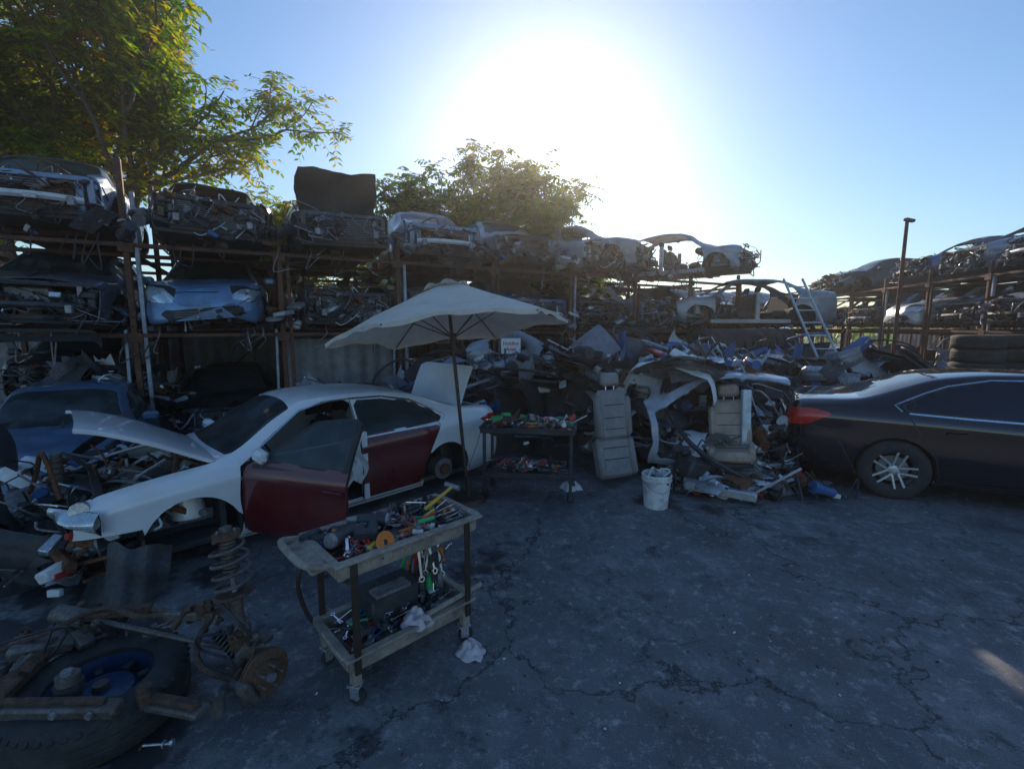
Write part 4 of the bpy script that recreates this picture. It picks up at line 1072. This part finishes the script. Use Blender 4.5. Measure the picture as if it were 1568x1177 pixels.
# ------------------------------------------------------------------ trees
bark=mk('bark',(.13,.10,.085),.9,0,0,.4,10,damt=.3,bump=.5)
def leafmat(name,ramp,tv=3.0):
    m=bpy.data.materials.new(name);m.use_nodes=True;nt=m.node_tree;N=nt.nodes;L=nt.links;b=N['Principled BSDF']
    ge=N.new('ShaderNodeNewGeometry');tc=N.new('ShaderNodeTexCoord');n=N.new('ShaderNodeTexNoise');n.inputs['Scale'].default_value=.45;n.inputs['Detail'].default_value=3
    L.new(tc.outputs['Object'],n.inputs['Vector'])
    ad=N.new('ShaderNodeMath');ad.operation='MULTIPLY_ADD';L.new(ge.outputs['Random Per Island'],ad.inputs[0]);ad.inputs[1].default_value=.42
    ms=N.new('ShaderNodeMath');ms.operation='SUBTRACT';L.new(n.outputs['Fac'],ms.inputs[0]);ms.inputs[1].default_value=.2;L.new(ms.outputs[0],ad.inputs[2])
    cr=N.new('ShaderNodeValToRGB');e=cr.color_ramp.elements
    e[0].position=ramp[0][0];e[0].color=(*ramp[0][1],1);e[1].position=ramp[-1][0];e[1].color=(*ramp[-1][1],1)
    for p,c_ in ramp[1:-1]:
        q=e.new(p);q.color=(*c_,1)
    L.new(ad.outputs[0],cr.inputs[0]);L.new(cr.outputs[0],b.inputs['Base Color']);b.inputs['Roughness'].default_value=.6;b.inputs['Specular IOR Level'].default_value=.25
    tr=N.new('ShaderNodeBsdfTranslucent');hs=N.new('ShaderNodeHueSaturation');hs.inputs['Value'].default_value=tv;hs.inputs['Saturation'].default_value=1.1;L.new(cr.outputs[0],hs.inputs['Color']);L.new(hs.outputs[0],tr.inputs['Color'])
    mx=N.new('ShaderNodeMixShader');mx.inputs[0].default_value=.55;L.new(b.outputs[0],mx.inputs[1]);L.new(tr.outputs[0],mx.inputs[2]);L.new(mx.outputs[0],N['Material Output'].inputs[0])
    return m
leaf=leafmat('ailanthus_leaf',[(.15,(.025,.085,.008)),(.42,(.06,.13,.008)),(.60,(.17,.19,.006)),(.76,(.32,.21,.008)),(.88,(.36,.10,.01))])
leaf2=leafmat('green_leaf',[(.15,(.022,.065,.01)),(.5,(.05,.10,.012)),(.8,(.13,.13,.012)),(.95,(.18,.11,.015))])
def tree(seed,H,spread=.62,levels=5,fr=7,leafm=leaf,stems=3,big=1.,upb=.05):
    R=random.Random(seed);mb=MB();tips=[]
    def grow(p,d,l,r,lv):
        n=5;pts=[p];dd=d.copy()
        for i in range(n):
            dd=(dd+Vector((R.gauss(0,.13),R.gauss(0,.13),R.gauss(upb,.07)))).normalized();pts.append(pts[-1]+dd*l/n)
        mb.tube(pts,[r*(1-.4*i/n) for i in range(n+1)],6 if lv>1 else 4,0)
        if lv<=1: tips.append((pts[-1],dd));tips.append((pts[3],dd))
        if lv==2 and R.random()<.5: tips.append((pts[3],dd))
        if lv==0:return
        k=3 if R.random()<.7 else 2
        for i in range(k):
            a=R.uniform(0,6.28);o=dd.orthogonal().normalized();o=Matrix.Rotation(a,3,dd)@o
            nd=(dd+o*R.uniform(.5,.95)*spread*1.5+Vector((0,0,upb))).normalized()
            grow(pts[-1] if i<2 else pts[R.randint(2,4)],nd,l*R.uniform(.66,.88),r*.6,lv-1)
    for k in range(stems):
        a=k*6.28/stems+R.uniform(-.4,.4);grow(Vector((math.cos(a)*.15,math.sin(a)*.15,0)),Vector((math.cos(a)*.28,math.sin(a)*.28,1)).normalized(),H*.30,H*.018,levels-1)
    for p,d in tips:
        for i in range(R.randint(fr-3,fr)):
            a=R.uniform(0,6.28);h=R.uniform(-.5,.9);dr=Vector((math.cos(a),math.sin(a),h)).normalized();l=R.uniform(.35,.65)*big
            side=dr.cross(Vector((0,0,1))).normalized();N_=6;vs=[];fs=[];q=p+d*R.uniform(-.35,.1)
            for j in range(N_):
                t=(j+1)/N_;c=q+dr*l*t-Vector((0,0,.32*l*t*t))
                for sg in(-1,1):
                    if R.random()<.10:continue
                    ll=R.uniform(.13,.19)*big;ww=ll*.46;dirn=(side*sg+dr*.45-Vector((0,0,R.uniform(.1,1.0)))).normalized();pr=dirn.cross(Vector((R.uniform(-.6,.6),R.uniform(-1.1,.3),1))).normalized()*ww*.5
                    k=len(vs);vs+=[c,c+dirn*ll*.45+pr,c+dirn*ll,c+dirn*ll*.45-pr];fs.append((k,k+1,k+2,k+3))
            mb.add(vs,fs,1)
            mb.tube([q,q+dr*l*.5-Vector((0,0,.07*l)),q+dr*l-Vector((0,0,.28*l))],.004,3,0)
    return mb.mesh('tree',[bark,leafm],recalc=False)
tA=tree(31,9.6,.58,5,10,leaf,3,1.2,.09);tB=tree(23,7.5,.62,5,9,leaf2,3)
inst('ailanthus_tree',tA,TM((-11.6,12.0,0),(0,0,.5),1.06)@Matrix.Diagonal((1,1,1.08,1)))
inst('ailanthus_tree',tA,TM((-7.4,12.9,-.2),(0,0,2.6),.62))
inst('ailanthus_tree',tA,TM((-16.5,13.5,0),(0,0,4.0),1.1))
inst('deciduous_tree',tB,TM((-1.3,16.3,0),(0,0,1.2),1.12))
inst('deciduous_tree',tB,TM((1.0,17.3,-.4),(0,0,3.0),.78))
inst('deciduous_tree',tB,TM((-3.2,16.0,-.3),(0,0,5.0),.66))
inst('deciduous_tree',tB,TM((-5.6,15.0,-.3),(0,0,.2),.66))
R=random.Random(2);q=MB()
for i in range(5200):
    a=R.uniform(-1.2,1.2);dd=R.uniform(55,70);x,y=math.sin(a)*dd,math.cos(a)*dd;h=2.6+1.5*noise.noise(Vector((a*9,0,0)));z=R.uniform(0,max(.5,h));sz=R.uniform(.3,.7)
    T=TM((x,y,z),(R.random()*6,R.random()*6,0));q.add([(-sz,0,0),(0,-sz*.5,0),(sz,0,0),(0,sz*.5,0)],[(0,1,2,3)],0,T)
q.obj('distant_trees',[leaf2],recalc=False)
# ------------------------------------------------------------------ thin haze volume over the yard, added to soften the backlight
hz=bpy.data.materials.new('backlight_haze');hz.use_nodes=True;nt=hz.node_tree;nt.nodes.remove(nt.nodes['Principled BSDF'])
vs_=nt.nodes.new('ShaderNodeVolumeScatter');vs_.inputs['Density'].default_value=.0024;vs_.inputs['Anisotropy'].default_value=.75;vs_.inputs['Color'].default_value=(1,1,1,1)
nt.links.new(vs_.outputs[0],nt.nodes['Material Output'].inputs['Volume'])
me=bpy.data.meshes.new('haze');x0,x1,y0,y1,z0,z1=-30,34,-8,40,.02,11
me.from_pydata([(x,y,z) for x in(x0,x1) for y in(y0,y1) for z in(z0,z1)],[],[(0,1,3,2),(4,6,7,5),(0,4,5,1),(2,3,7,6),(0,2,6,4),(1,5,7,3)]);me.materials.append(hz)
inst('haze',me)
# ------------------------------------------------------------------ world, sun, camera
ELEV=21.5;AZ=4.5
w=bpy.data.worlds.new('World');scene.world=w;w.use_nodes=True;nt=w.node_tree;bg=nt.nodes['Background']
sky=nt.nodes.new('ShaderNodeTexSky');sky.sky_type='NISHITA';sky.sun_disc=False;sky.sun_elevation=rad(ELEV);sky.sun_rotation=rad(AZ)
sky.air_density=1.35;sky.dust_density=.45;sky.ozone_density=6.5
nt.links.new(sky.outputs[0],bg.inputs[0]);bg.inputs[1].default_value=.15
sl=bpy.data.lights.new('sun','SUN');sl.energy=5;sl.angle=rad(.5);sl.color=(1,.82,.60)
so=bpy.data.objects.new('sun',sl);scene.collection.objects.link(so)
sd=Vector((math.sin(rad(AZ))*math.cos(rad(ELEV)),math.cos(rad(AZ))*math.cos(rad(ELEV)),math.sin(rad(ELEV))))
so.rotation_euler=sd.to_track_quat('Z','Y').to_euler()
cam=bpy.data.cameras.new('camera');co=bpy.data.objects.new('camera',cam);scene.collection.objects.link(co);scene.camera=co
cam.sensor_width=36;cam.lens=16.07;cam.clip_end=1000;cam.clip_start=.05
co.location=(0,0,1.95);co.rotation_euler=(rad(90-7.3),0,0)
scene.view_settings.view_transform='Standard';scene.view_settings.look='None';scene.view_settings.exposure=0
